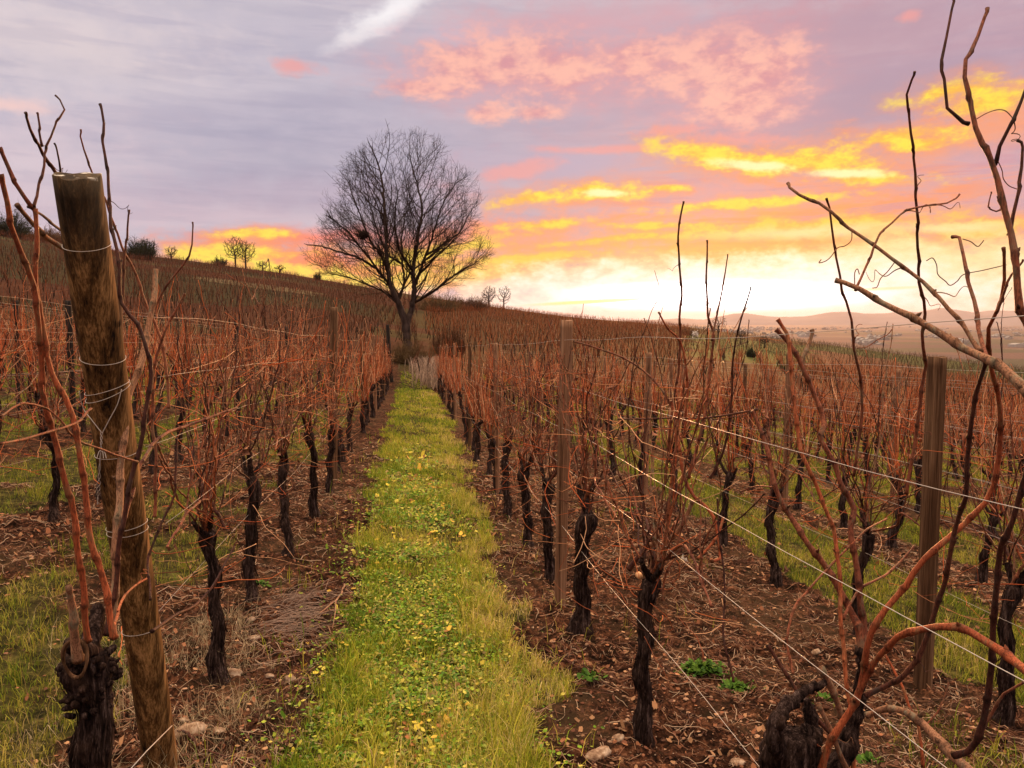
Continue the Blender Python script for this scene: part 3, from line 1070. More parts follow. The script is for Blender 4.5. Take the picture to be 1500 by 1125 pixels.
n_ind = 0
for k in sorted(ROW_X, key=abs):
    X = ROW_X[k]
    ys = list(ROW_START.get(k, []))
    y = ys[-1] + 1.12 if ys else 1.0 + random.random()
    while y < ROW_END:
        ys.append(y + random.uniform(-.2, .2))
        y += 1.14
    ys = [y for y in ys if vis(X, y)]
    i = -1
    for y in ys:
        if random.random() < .04 and y > 9:
            continue
        i += 1
        if k == -1 and i == 0 or k == 1 and i == 0:
            continue                       # the two vines nearest the camera are built below
        xx = X + random.uniform(-.04, .04)
        z = float(H(xx, y)) - .01
        v = empty('grape_vine', (xx, y, z))
        tag(v, vine_label(k, i, len(ys)), 'vine', VINE_GROUP)
        n_ind += 1
        near_v = (abs(k) == 1 and y < 8.6) or (k == 2 and y < 6.3) or (k == -2 and y < 7)
        if near_v:
            hgt = random.uniform(.68, .78)
            r0 = random.uniform(.028, .039)
            mb, head, tips = trunk_mesh(hgt, r0, 300 + n_ind, 44, 110, (random.uniform(-.03, .03), random.uniform(-.12, .12)), 3, random.uniform(.02, .06))
            mb.build('trunk', m_trunk, v)
            nc = 18
            pts = [head] + tips
            for c_ in range(nc):
                cm = MB()
                st = pts[random.randrange(len(pts))] + rng.normal(0, .012, 3)
                d_ = shoot_dirs(c_) if c_ % 3 else np.array([rng.normal(0, .25), rng.normal(0, .9), rng.uniform(.2, .9)])
                p_ = rand_cane(cm, st, d_, random.uniform(.6, 1.25), random.uniform(.0028, .0050), 6, random.uniform(.08, .2), .6, .09)
                # side shoots
                for q2 in range(random.randint(0, 3)):
                    rand_cane(cm, p_[random.randrange(2, len(p_))], [rng.normal(0, .6), rng.normal(0, 1), rng.uniform(-.4, .9)], random.uniform(.1, .4), .0020, 5, .22, .3, .1)
                cm.build('cane', random.choice([m_cane, m_cane, m_cane_red, m_cane_dark, m_cane_dark, m_cane_tan]), v)
            for s_ in (-1, 1):
                cm = MB()
                p = np.array([head, head + [0, s_ * .12, .17], head + [0.01, s_ * .32, .23], head + [0, s_ * .6, .12]]) + rng.normal(0, .03, (4, 3))
                pp, pr = catmull(p, [.0075, .006, .005, .004], 7)
                q_, r2, nd, nr = zigzag(pp, pr)
                cm.tubes(q_, r2, 7)
                add_buds(cm, nd, nr, q_)
                for j in range(1, len(nd)):
                    if random.random() < .75:
                        rand_cane(cm, nd[j], shoot_dirs(j), random.uniform(.3, .95), random.uniform(.0022, .0038), 5, random.uniform(.1, .2), .5, .06)
                cm.build('bearing_cane', m_cane_dark if s_ > 0 else m_cane, v)
            cm = MB()
            for q2 in range(80):
                st = head + np.array([rng.normal(0, .1), rng.uniform(-.6, .6), rng.uniform(-.25, .85)])
                rand_cane(cm, st, [rng.normal(0, .7), rng.normal(0, 1.0), rng.uniform(-.6, .6)], random.uniform(.12, .5), random.uniform(.0011, .0022), 4, .26, c=cpick())
            for q2 in range(4):
                dead_leaf(cm, head + np.array([rng.normal(0, .08), rng.uniform(-.5, .5), rng.uniform(.1, .9)]), np.array([.30, .13, .08]) * random.uniform(.5, 1.1))
            cm.build('laterals', m_tinted, v)
        else:
            me_t, me_c = CV[random.randrange(18)]
            sgn = random.choice([0, math.pi])
            v.rotation_euler = (random.uniform(-.09, .09), random.uniform(-.05, .05), sgn + random.uniform(-.15, .15))
            s_ = random.uniform(.86, 1.10)
            v.scale = (s_ * random.uniform(.9, 1.15), s_ * random.uniform(.9, 1.15), s_)
            link_part('trunk', me_t, v)
            link_part('canes', me_c, v)
print('individual vines', n_ind)

# ------------------------------------------------------------------ the two nearest vines, traced shoots
def traced(pts, y0, y1, w0, w1, parent, mat, base, name='cane', bud=.75, tend=.12, internode=.085, swell=.36, spurs=0):
    """pts: points of the photograph from tip to root; y0..y1: distance along the row; w: width in pixels"""
    n = len(pts)
    P3, rad = [], []
    for i, (px, py) in enumerate(pts):
        t = i / (n - 1)
        Y = y0 + (y1 - y0) * t
        P3.append(P(px, py, Y))
        d = np.linalg.norm(P3[-1] - np.array([0, 0, CAM_H]))
        rad.append((w0 + (w1 - w0) * t) * .36 / FPX * d)
    pp, pr = catmull(np.array(P3), rad, 5)
    pp = pp - np.array(base)
    pp = pp + np.cumsum(rng.normal(0, .0006, pp.shape), 0)
    q_, r2, nd, nr = zigzag(pp, pr, internode * random.uniform(.8, 1.3), swell, .0022)
    mb = MB()
    mb.tubes(q_, r2, 10, shade=zigzag.dark)
    add_buds(mb, nd, nr, q_, bud)
    for i in range(1, len(nd)):
        if random.random() < tend:
            tendril(mb, nd[i], random.uniform(.05, .11), .0008)
    return mb.build(name, mat, parent)


# vine at the left front
bx_, by_ = -0.925, 2.28
base = (bx_, by_, float(H(bx_, by_)) - .02)
vL = tag(empty('grape_vine', base), 'thick gnarled vine with a knobbly black head in front of the big round post', 'vine', VINE_GROUP)
HL = float(P(128, 955, 2.28)[2] - base[2])
mb, head, tips = trunk_mesh(HL, .050, 901, 64, 170, (P(128, 955, 2.28)[0] - bx_, 0.0), 2, .012)
# the head is a fist of old pruning scars
for i in range(70):
    a_ = random.uniform(0, 6.28)
    zz = HL + random.uniform(-.17, -.005)
    rr_ = .068 * (1 - abs(zz - HL + .07) * 2.2)
    c_ = np.array([head[0] + math.cos(a_) * rr_, head[1] + math.sin(a_) * rr_, zz])
    d = np.array([math.cos(a_), math.sin(a_), random.uniform(-.2, .8)])
    L = random.uniform(.008, .024)
    r_ = random.uniform(.006, .013)
    mb.tubes(np.stack([c_ - d * .01, c_ + d * L * .6, c_ + d * L]), np.array([r_, r_ * .95, r_ * .45]), 7)
mb.build('trunk', m_trunk, vL)
# strap of grey tie bark looped at the head
lp = MB()
t = np.linspace(0, 2 * math.pi, 40)
cen = P(110, 965, 2.14) - np.array(base)
lp.tubes(cen + np.stack([.030 * np.cos(t), .006 * np.sin(2 * t), .052 * np.sin(t)], -1), .0048 * (1 + .25 * np.sin(t * 3)), 8, cap=False)
lp.build('tie_strap', m_wood_grey, vL)
TL = [
    ([(0, 255), (12, 315), (22, 345), (32, 372), (42, 400), (52, 437), (59, 487), (60, 542), (70, 590), (80, 637), (102, 710), (117, 800), (131, 935)], 1.9, 2.15, 8, 10, m_cane_red),
    ([(51, 305), (53, 345), (54, 400), (56, 432), (60, 475), (66, 505), (75, 547), (97, 595), (107, 625), (118, 680), (125, 760), (140, 830), (152, 870), (163, 935)], 2.0, 2.1, 7, 11, m_cane_red),
    ([(0, 216), (12, 242), (22, 264), (35, 282), (43, 297), (51, 305)], 1.95, 2.0, 6, 7, m_cane),
    ([(81, 139), (92, 155), (84, 174), (75, 201), (65, 222), (62, 240), (57, 270), (55, 292), (51, 305)], 2.1, 2.0, 2.5, 5, m_cane_dark),
    ([(37, 165), (40, 179), (49, 202), (60, 215), (65, 227), (75, 245), (88, 268), (100, 310), (120, 380), (130, 460)], 2.35, 2.6, 4, 7, m_cane_dark),
    ([(54, 165), (59, 202), (61, 215)], 2.35, 2.35, 3, 4, m_cane_dark),
    ([(79, 209), (85, 237), (89, 266), (96, 300)], 2.4, 2.5, 2.5, 4, m_cane_dark),
    ([(146, 152), (150, 184), (149, 207), (155, 235), (157, 270), (160, 295), (164, 310), (162, 327), (166, 352), (170, 370), (175, 397), (177, 447), (200, 477), (212, 505), (219, 540), (217, 587), (210, 625), (202, 665), (180, 760), (165, 880), (155, 935)], 2.55, 2.3, 4, 9, m_cane_dark),
    ([(118, 189), (116, 207), (122, 222), (130, 242), (139, 262), (147, 280), (155, 295), (161, 317), (172, 340), (180, 365), (187, 380), (197, 400), (215, 450), (240, 520), (246, 600)], 2.7, 3.0, 2.5, 5, m_cane),
    ([(189, 307), (186, 327), (185, 350), (184, 370), (182, 395), (180, 440)], 2.6, 2.6, 3, 4, m_cane_dark),
    ([(282, 325), (279, 360), (272, 382), (260, 397), (235, 430), (215, 470)], 2.8, 2.8, 2.5, 4.5, m_cane),
    ([(25, 300), (42, 320), (62, 340), (82, 356), (110, 372)], 2.3, 2.55, 7, 9, m_cane_tan),
    ([(41, 302), (62, 315), (82, 330), (100, 340)], 2.2, 2.5, 4, 5, m_cane_dark),
    ([(226, 395), (224, 437), (215, 487), (210, 512), (200, 550), (187, 587), (185, 610), (178, 680), (172, 780), (165, 930)], 2.6, 2.35, 9, 13, m_cane_tan),
    ([(270, 430), (245, 480), (228, 530), (224, 600), (229, 680), (226, 760)], 2.9, 2.9, 4, 6, m_cane),
    ([(347, 597), (312, 610), (270, 625), (235, 640), (205, 680), (180, 760)], 3.2, 2.4, 4, 7, m_cane),
    ([(0, 650), (50, 640), (112, 620), (135, 600)], 1.7, 2.2, 4, 4, m_cane),
    ([(100, 860), (104, 880), (108, 905), (112, 940), (116, 965)], 2.05, 2.15, 9, 17, m_cane_tan),
    ([(0, 610), (30, 590), (70, 600), (110, 640), (150, 655), (200, 672)], 1.8, 2.3, 3, 4, m_cane),
    ([(220, 880), (217, 840), (222, 800), (255, 720), (258, 640)], 2.3, 2.5, 4, 4, m_cane_dark),
    ([(222, 925), (260, 900), (300, 875), (345, 800)], 2.3, 2.9, 6, 3, m_cane_dark),
    ([(163, 925), (185, 870), (215, 848)], 2.1, 2.4, 5, 3, m_cane_red),
]
for p_, y0, y1, w0, w1, mt in TL:
    traced(p_, y0, y1, w0, w1, vL, mt, base)

# vine at the right front: a twisted old head low in the frame, shoots spreading over the picture
bx_, by_ = 0.955, 1.86
base = (bx_, by_, float(H(bx_, by_)) - .02)
vR = tag(empty('grape_vine', base), 'sprawling old vine with a looped black arm and many long red canes, front right', 'vine', VINE_GROUP)
mb, head, tips = trunk_mesh(.70, .045, 955, 36, 90, (.02, .0), 0, .03)


def gn(pts, Y, w, seed, sides=14):
    """gnarled old wood along traced points"""
    P3 = [P(a, b_, Y if np.isscalar(Y) else Y[i]) - np.array(base) for i, (a, b_) in enumerate(pts)]
    pp, pr = catmull(np.array(P3), [w_ / 2 / FPX * 2.0 for w_ in w], 8)
    rs = np.random.default_rng(seed)
    pr = pr * (1 + .2 * np.sin(np.arange(len(pr)) * .9 + rs.uniform(0, 6)) * rs.uniform(.4, 1, len(pr)))
    pp[1:-1] += rs.normal(0, .003, pp[1:-1].shape)
    mb.tubes(pp, pr, sides)
    mb.v[-1] = mb.v[-1] + rs.normal(0, .0016, mb.v[-1].shape)


gn([(1208, 1000), (1165, 1022), (1142, 1050), (1136, 1085), (1150, 1118), (1185, 1150), (1200, 1180)], [1.9, 1.85, 1.8, 1.8, 1.85, 1.92, 1.95], [10, 18, 23, 24, 28, 44, 60], 5)
gn([(1195, 1170), (1185, 1110), (1190, 1060), (1182, 1025)], 1.93, [50, 38, 22, 12], 6)
gn([(1210, 1160), (1235, 1110), (1250, 1060), (1262, 1000), (1262, 950)], 1.97, [50, 36, 24, 18, 15], 7)
gn([(1192, 1075), (1180, 1068)], 1.86, [22, 18], 8)
mb.build('trunk', m_trunk, vR)
TR = [
    # tall pair at the far right and their forks
    ([(1447, 12), (1433, 50), (1420, 80), (1410, 96), (1416, 130), (1421, 160), (1425, 180), (1440, 215), (1453, 245), (1460, 280), (1465, 305), (1474, 345), (1480, 388), (1487, 440), (1500, 475), (1530, 560), (1560, 700)], 1.25, 1.1, 5, 13, m_cane),
    ([(1398, -6), (1392, 20), (1387, 55), (1380, 92), (1385, 115), (1390, 137), (1397, 169), (1410, 176), (1424, 180)], 1.28, 1.25, 3.5, 6, m_cane_dark),
    ([(1510, 110), (1500, 137), (1485, 170), (1472, 200), (1460, 232), (1455, 244)], 1.2, 1.23, 4, 7, m_cane_dark),
    ([(1492, 205), (1499, 213), (1497, 245), (1493, 278), (1486, 315), (1480, 347)], 1.2, 1.2, 4, 6, m_cane_dark),
    ([(1453, 280), (1445, 304), (1458, 309), (1463, 306)], 1.2, 1.2, 2, 3, m_cane),
    ([(1500, 380), (1480, 405), (1472, 430), (1460, 460)], 1.3, 1.35, 3, 5, m_cane),
    ([(1471, 362), (1471, 395), (1467, 430), (1460, 460), (1450, 480), (1451, 512), (1455, 535), (1462, 562), (1469, 602), (1465, 665), (1455, 715), (1425, 750), (1390, 780), (1350, 817), (1330, 847), (1290, 895), (1272, 937), (1265, 985), (1250, 1025), (1217, 1077), (1202, 1125)], 1.4, 1.85, 5, 12, m_cane_red),
    # the long thick diagonals
    ([(1225, 410), (1255, 422), (1300, 450), (1330, 463), (1370, 487), (1408, 512), (1440, 528), (1463, 540), (1482, 557), (1505, 578), (1560, 640)], 1.45, 1.15, 8, 19, m_cane_tan),
    ([(1155, 268), (1163, 281), (1210, 302), (1245, 335), (1285, 362), (1312, 382), (1345, 407), (1370, 427), (1390, 447), (1410, 467), (1427, 492), (1442, 512)], 1.55, 1.3, 5, 8, m_cane_tan),
    ([(1212, 291), (1217, 312), (1220, 347), (1225, 377), (1231, 407), (1232, 425), (1245, 460), (1250, 505), (1255, 532), (1260, 557), (1262, 620), (1250, 700)], 1.6, 1.8, 3.5, 5, m_cane),
    ([(1407, 284), (1392, 296), (1350, 302), (1327, 310), (1310, 325), (1292, 342), (1285, 362), (1272, 395), (1260, 422)], 1.5, 1.44, 2.5, 4.5, m_cane),
    ([(1341, 105), (1335, 120), (1330, 137), (1332, 160), (1333, 181), (1337, 212), (1337, 237), (1341, 262), (1340, 297), (1344, 325), (1342, 350), (1346, 380), (1347, 405), (1352, 430), (1356, 455), (1352, 487), (1354, 510), (1357, 532), (1352, 560), (1345, 620), (1330, 720)], 1.6, 2.0, 3.5, 6, m_cane),
    ([(1396, 347), (1406, 349), (1412, 380), (1420, 410), (1429, 435), (1434, 465), (1437, 495), (1442, 517), (1447, 532)], 1.5, 1.3, 5, 8, m_cane),
    ([(1445, 530), (1432, 565), (1425, 610), (1417, 665), (1412, 730), (1402, 760), (1390, 810), (1382, 857), (1372, 882), (1360, 925), (1340, 970), (1317, 995), (1290, 1010), (1262, 1020)], 1.35, 1.8, 7, 9, m_cane_dark),
    ([(1510, 660), (1500, 697), (1482, 765), (1462, 805), (1458, 845), (1452, 920), (1447, 1005), (1432, 1077), (1417, 1105), (1395, 1112)], 1.3, 1.6, 8, 11, m_cane_dark),
    ([(1250, 1030), (1280, 970), (1300, 947), (1315, 930), (1350, 919), (1400, 917), (1447, 942), (1475, 960), (1505, 984), (1540, 1010)], 1.8, 1.3, 9, 15, m_cane_red),
    ([(1139, 468), (1154, 493), (1159, 533), (1161, 570), (1166, 600), (1172, 655), (1182, 677), (1205, 730), (1222, 770), (1230, 815), (1235, 850), (1235, 902), (1240, 952), (1245, 1015), (1252, 1057), (1254, 1130)], 2.1, 1.95, 7, 7, m_cane_red),
    ([(1137, 483), (1159, 508), (1180, 545), (1200, 590), (1212, 620), (1205, 645), (1225, 680), (1237, 715), (1255, 745), (1250, 777), (1255, 810), (1260, 845), (1265, 890), (1269, 920), (1267, 950)], 2.2, 2.0, 8, 11, m_cane),
    ([(1190, 483), (1187, 500), (1177, 529), (1180, 548)], 2.2, 2.2, 7, 7, m_cane_tan),
    ([(1102, 602), (1120, 645), (1126, 667), (1132, 700), (1150, 740), (1167, 767), (1185, 797), (1212, 832), (1232, 867), (1245, 895), (1257, 917), (1261, 955)], 2.2, 2.0, 7, 14, m_cane),
    ([(1300, 760), (1270, 775), (1245, 800), (1210, 835), (1180, 870), (1165, 885), (1155, 920), (1152, 945), (1160, 985)], 2.1, 1.95, 3, 5, m_cane),
    ([(1125, 945), (1140, 970), (1160, 997), (1172, 1018), (1190, 1048), (1220, 1076)], 2.0, 1.95, 6, 8, m_cane_dark),
    ([(1203, 982), (1215, 1003), (1226, 1025), (1233, 1048)], 1.9, 1.95, 13, 10, m_cane_tan),
    ([(1200, 1035), (1213, 1060), (1226, 1090), (1242, 1128)], 1.85, 1.85, 8, 9, m_cane_tan),
    ([(1270, 1048), (1290, 1040), (1318, 1038), (1340, 1052), (1365, 1075), (1390, 1100), (1425, 1135)], 1.85, 1.6, 9, 17, m_cane_tan),
    ([(1297, 960), (1310, 985), (1320, 1005), (1332, 1040), (1345, 1060), (1352, 1125)], 2.0, 1.9, 4, 5, m_cane_red),
    ([(1340, 800), (1300, 840), (1262, 860), (1235, 905)], 2.1, 2.0, 3, 5, m_cane),
    ([(1500, 1000), (1470, 1020), (1450, 1055), (1420, 1100), (1418, 1106)], 1.5, 1.6, 4, 5, m_cane),
    ([(1390, 1000), (1375, 1040), (1350, 1070)], 1.9, 1.9, 2, 3, m_cane),
]
for p_, y0, y1, w0, w1, mt in TR:
    traced(p_, y0, y1, w0, w1, vR, mt, base, tend=.16)


def px_tendril(pts, Y, parent, base, w=1.6):
    P3 = [P(a, b_, Y) - np.array(base) for a, b_ in pts]
    pp, pr = catmull(np.array(P3), [w / 2 / FPX * Y] * len(pts), 8)
    m_ = MB()
    m_.tubes(pp, pr, 5)
    m_.build('tendril', m_cane, parent)


for pts_, Y in [([(1431, 174), (1445, 166), (1460, 161), (1472, 162), (1481, 170), (1486, 178)], 1.23), ([(1462, 236), (1468, 250), (1470, 262), (1478, 272), (1490, 277)], 1.22),
                ([(1248, 338), (1247, 352), (1238, 360), (1227, 363), (1218, 375), (1210, 382), (1200, 385), (1203, 380)], 1.6),
                ([(1310, 385), (1300, 398), (1290, 408), (1285, 420), (1278, 422)], 1.5), ([(1357, 382), (1366, 378), (1372, 388), (1374, 402), (1385, 412), (1392, 418), (1402, 412), (1412, 402), (1440, 396), (1474, 388)], 1.45),
                ([(1410, 350), (1422, 354), (1432, 361), (1438, 356), (1441, 352)], 1.4), ([(1252, 418), (1252, 400), (1256, 394), (1259, 402)], 1.45),
                ([(1255, 510), (1270, 508), (1285, 498), (1300, 490), (1307, 482)], 1.7)]:
    px_tendril(pts_, Y, vR, base)

# shoots of the second vine of this row, which reach above the horizon
v2 = [o for o in COL.objects if o.get('label', '').find('second from the front in the first row right') >= 0][0]
v2['label'] = 'dark vine with a fresh pale pruning cut on its head, beside the bare soil'
base2 = tuple(v2.location)
T2 = [
    ([(1002, 295), (997, 320), (995, 350), (995, 370), (998, 400), (1000, 430), (997, 465), (997, 485), (994, 540), (985, 600), (975, 700)], 2.9, 3.2, 3.2, 5, m_cane),
    ([(1036, 352), (1035, 395), (1035, 430), (1037, 465), (1045, 492), (1040, 540), (1030, 620), (1008, 700)], 2.8, 3.0, 3, 6, m_cane),
    ([(1066, 372), (1061, 400), (1055, 440), (1047, 475), (1043, 500)], 2.8, 2.8, 2, 4, m_cane),
    ([(1100, 420), (1092, 445), (1082, 480), (1075, 510), (1072, 545), (1070, 600), (1060, 660), (1040, 700)], 2.7, 3.0, 2.5, 5, m_cane_dark),
    ([(965, 457), (977, 480), (995, 500), (1005, 560), (1000, 640)], 3.0, 3.1, 3.5, 5, m_cane_red),
    ([(1043, 822), (1056, 812), (1043, 752), (1018, 727), (1000, 688), (993, 631), (983, 585)], 2.8, 3.1, 6, 7, m_cane_red),
    ([(1015, 734), (997, 773), (979, 791), (958, 796), (926, 799)], 3.0, 3.2, 8, 9, m_cane_tan),
    ([(993, 645), (985, 681), (983, 723), (969, 773), (947, 802), (922, 836)], 3.1, 3.25, 5, 10, m_cane_dark),
    ([(1022, 819), (1043, 798), (1054, 780), (1060, 760)], 2.8, 2.85, 5, 5, m_cane_red),
    ([(840, 500), (880, 512), (925, 530), (965, 565), (985, 600)], 3.4, 3.1, 3, 4.5, m_cane),
    ([(1110, 600), (1040, 612), (985, 613), (905, 615)], 2.8, 3.2, 4, 3, m_cane_dark),
    ([(970, 880), (975, 840), (1000, 800)], 3.1, 3.1, 4, 3, m_cane),
    ([(1085, 720), (1110, 712), (1140, 716)], 2.6, 2.4, 3, 3, m_cane),
    ([(1075, 1000), (1060, 930), (1062, 860), (1055, 800), (1050, 730)], 2.6, 2.8, 4, 3, m_cane_dark),
]
for p_, y0, y1, w0, w1, mt in T2:
    traced(p_, y0, y1, w0, w1, v2, mt, base2, tend=.15)
cutm, b, pb = material('fresh_cut_wood', 0.7, .2)
pb.inputs['Base Color'].default_value = (.62, .34, .18, 1)
cm = MB()
c0 = P(938, 845, 3.17) - np.array(base2)
cm.tubes(np.stack([c0 + [0, .03, 0], c0, c0 - [0, .004, 0]]), np.array([.014, .0125, .011]), 12)
cm.build('pruning_cut', cutm, v2)

# ------------------------------------------------------------------ posts
def post(x, y, top, r, mat, label, lean=(0, 0), square=False, sides=28, group='posts of the trellis', name='wooden_post', flat=1.0):
    z = float(H(x, y))
    o = empty(name, (x, y, z - .05))
    mb = MB()
    n = 40
    t = np.linspace(0, 1, n)
    ang = np.arange(sides) * 2 * math.pi / sides
    A2, T2 = np.meshgrid(ang, t)
    if square:
        cs = np.maximum(np.abs(np.cos(A2)), np.abs(np.sin(A2)))
        rad = r / np.minimum(cs ** 0.92, 1)
    else:
        rad = r * np.ones_like(A2)
    seed = int(abs(x * 100 + y * 7)) + 3
    rad = rad * (1 + .045 * (fbm(A2 * 2.2 + 9, T2 * 6, seed, 3) - .5) * 2 * np.sin(A2 / 2) + .012 * np.sin(A2 * 3 + 1))
    crk = np.exp(-((A2 - 4.3) / .06) ** 2) + np.exp(-((A2 - 5.2) / .05) ** 2) * (T2 > .4)
    rad = rad * (1 - .10 * crk)
    L = top + .05
    zc = T2 * L + np.where(T2 > .999, .003 * np.sin(A2 * 2 + 1) + .002 * np.sin(A2 * 5), 0)
    ox, oy_ = rad * np.cos(A2), flat * rad * np.sin(A2)
    zc = zc - (lean[0] * ox + lean[1] * oy_) / L * T2
    v = np.stack([lean[0] * T2 + ox, lean[1] * T2 + oy_, zc], -1).reshape(-1, 3)
    i = np.arange(n - 1)[:, None] * sides
    k = np.arange(sides)[None]
    k2 = (k + 1) % sides
    q = np.stack([i + k, i + k2, i + sides + k2, i + sides + k], -1).reshape(-1, 4)
    c = len(v)
    v = np.vstack([v, [[lean[0], lean[1], L + .003]]])
    kk = np.arange(sides)
    tt = np.stack([(n - 1) * sides + kk, (n - 1) * sides + (kk + 1) % sides, 0 * kk + c], -1)
    # inset ring so the rim stays crisp
    mb.add(v, q, tt)
    s_ = mb.build('shaft', mat, o)
    ns = len(s_.data.polygons)
    fl = np.ones(ns, bool)
    fl[-sides:] = False
    s_.data.polygons.foreach_set('use_smooth', fl)
    tag(o, label, 'post', group)
    return o


pb_x, pb_y = -0.925, 2.89
bp = post(pb_x, pb_y, 1.99, .057, m_wood_big, 'big round brown end post leaning forward, wire wrapped round it', lean=(P(114, 282, 2.22)[0] - pb_x, 2.22 - 2.89), sides=72)
bz = bp.location.z


def ring_wire(frac, tilt=(0, 0), r=.0009, rad=.0592, part='wire_loop', arc=(0, 2 * math.pi)):
    lean = np.array([P(114, 282, 2.22)[0] - pb_x, 2.22 - 2.89, 2.04])
    c = lean * frac
    t = np.linspace(arc[0], arc[1], 60)
    p = c + np.stack([rad * np.cos(t), rad * np.sin(t), tilt[0] * np.cos(t) + tilt[1] * np.sin(t) - (lean[0] * rad * np.cos(t) + lean[1] * rad * np.sin(t)) / lean[2]], -1)
    m_ = MB()
    m_.tubes(p, np.full(60, r), 6, cap=False)
    m_.build(part, m_wire_new, bp)


LV = np.array([P(114, 282, 2.22)[0] - pb_x, 2.22 - 2.89, 2.04])


def frac_of(py):
    best = min(np.linspace(0, 1, 400), key=lambda f: abs((lambda d: 562.5 - FPX * (d @ _up) / (d @ _fw))(np.array([pb_x, pb_y, bz]) + LV * f - np.array([0, 0, CAM_H]) - np.array([0, .057, 0])) - py))
    return best


for py, tl in [(356, (0, .005)), (526, (-.004, -.002)), (570, (.016, -.006)), (578, (.02, 0)), (668, (.003, -.01)), (775, (.008, -.012)), (783, (.004, -.012)), (930, (.006, -.016))]:
    ring_wire(frac_of(py), tl)
def psurf(px, py, off=.003):
    ax0 = np.array([pb_x, pb_y, bz])
    ld = LV / np.linalg.norm(LV)
    best = (9, None)
    for Y in np.arange(2.0, 3.0, .002):
        p_ = P(px, py, Y)
        d_ = p_ - ax0
        dist = np.linalg.norm(d_ - ld * (d_ @ ld))
        if dist < .057 + off:
            return p_
        if dist < best[0]:
            best = (dist, p_)
    return best[1]


# the hanging V of wire with its twist
m_ = MB()
pa_ = [psurf(116, 573), psurf(122, 598), psurf(135, 616, .006), psurf(149, 634, .008)]
pb2 = [psurf(178, 570), psurf(172, 592), psurf(160, 615, .006), psurf(150, 634, .008)]
for pts_ in (pa_, pb2):
    pp, pr = catmull(np.array(pts_), [.0013] * 4, 8)
    m_.tubes(pp - np.array(bp.location), pr, 6)
t = np.linspace(0, 1, 140)
axis = np.array([psurf(149 - 6 * s, 634 + 105 * s, .009) for s in t])
for ph in (0, math.pi):
    off = np.stack([np.cos(t * 34 + ph + 2 * np.sin(t * 7)), np.sin(t * 34 + ph), 0 * t], -1) * (.0016 + .0022 * np.sin(t * 5 + 1) ** 6)[:, None]
    m_.tubes(axis + off - np.array(bp.location), np.full(140, .0011), 6)
for dx_ in (-1, 1, .4):
    c0 = psurf(150, 662, .01) - np.array(bp.location)
    pp, pr = catmull(np.array([c0, c0 + [dx_ * .006, -.004, .004], c0 + [dx_ * .010, -.006, -.006], c0 + [dx_ * .013, -.008, -.018]]), [.0012] * 4, 6)
    m_.tubes(pp, pr, 5)
m_.build('twisted_wire', m_wire_new, bp)

post(.92, Yof(.92, 822), 1.82, .034, m_wood_tan, 'slim square tan stake between the first trunks right of the grass path', square=True, lean=(.035, 0))
post(2.72, Yof(2.72, 1373), 1.76, .047, m_wood_grey, 'stout round grey post standing in the second row right of the path, near its front', sides=40)
NP = [(1, 8.9, 1.75, .026, m_wood_tan), (1, 13.4, 1.8, .03, m_wood_grey), (1, 18, 1.8, .03, m_wood_tan), (1, 23, 1.8, .03, m_wood_tan), (1, 28.5, 1.8, .035, m_wood_grey),
      (-1, 9.1, 1.98, .042, m_wood_grey), (-1, 14.5, 1.85, .035, m_wood_grey), (-1, 19.5, 1.85, .035, m_wood_tan), (-1, 25, 1.85, .035, m_wood_grey),
      (2, 9.3, 1.8, .035, m_wood_tan), (2, 14, 1.8, .035, m_wood_grey), (2, 19, 1.8, .03, m_wood_tan), (2, 25, 1.8, .03, m_wood_tan),
      (3, 9.4, 1.95, .038, m_wood_tan), (3, 14, 1.8, .035, m_wood_tan), (3, 19, 1.8, .035, m_wood_tan), (3, 25, 1.8, .03, m_wood_tan),
      (4, 10, 1.85, .035, m_wood_tan), (4, 15, 1.85, .035, m_wood_grey), (4, 21, 1.85, .035, m_wood_tan),
      (5, 13, 1.85, .035, m_wood_tan), (5, 18, 1.85, .035, m_wood_tan), (5, 24, 1.85, .035, m_wood_tan), (6, 14.5, 1.85, .035, m_wood_grey), (6, 20, 1.85, .035, m_wood_tan),
      (7, 17, 1.85, .035, m_wood_tan), (7, 23, 1.85, .035, m_wood_tan), (8, 21, 1.85, .035, m_wood_tan),
      (-2, 7.9, 1.85, .05, m_wood_grey), (-2, 13, 1.85, .035, m_wood_dark), (-2, 18, 1.85, .035, m_wood_dark), (-2, 24, 1.85, .035, m_wood_grey),
      (-3, 11.5, 1.85, .04, m_wood_dark), (-3, 17, 1.85, .035, m_wood_grey), (-3, 23, 1.85, .035, m_wood_dark), (-4, 14, 1.85, .035, m_wood_dark), (-4, 20, 1.85, .035, m_wood_grey),
      (-5, 17, 1.85, .035, m_wood_dark), (-5, 23, 1.85, .035, m_wood_grey)]
cnt = {}
for k, y, hgt, r_, mt in NP:
    cnt[k] = cnt.get(k, 0) + 1
    kind = {'post_wood_tan': 'tan', 'post_wood_grey': 'weathered', 'post_wood_dark': 'dark'}[mt.name]
    nth = {1: 'nearest', 2: 'second nearest', 3: 'third nearest', 4: 'fourth nearest', 5: 'farthest'}[cnt[k]]
    ex = ' behind the slim stake' if (k == 1 and cnt[k] == 1) else ''
    post(ROW_X[k], y, hgt, r_, mt, '%s wooden stake%s, %s of the %s' % (kind, ex, nth, rowname(k)), lean=(random.uniform(-.04, .04), random.uniform(-.04, .04)), sides=16)
p3 = P(574, 560, 31.5)
post(p3[0], 31.5, 2.25, .07, m_wood_dark, 'black leaning post at the far end of the grass path', lean=(-.14, 0), sides=16)

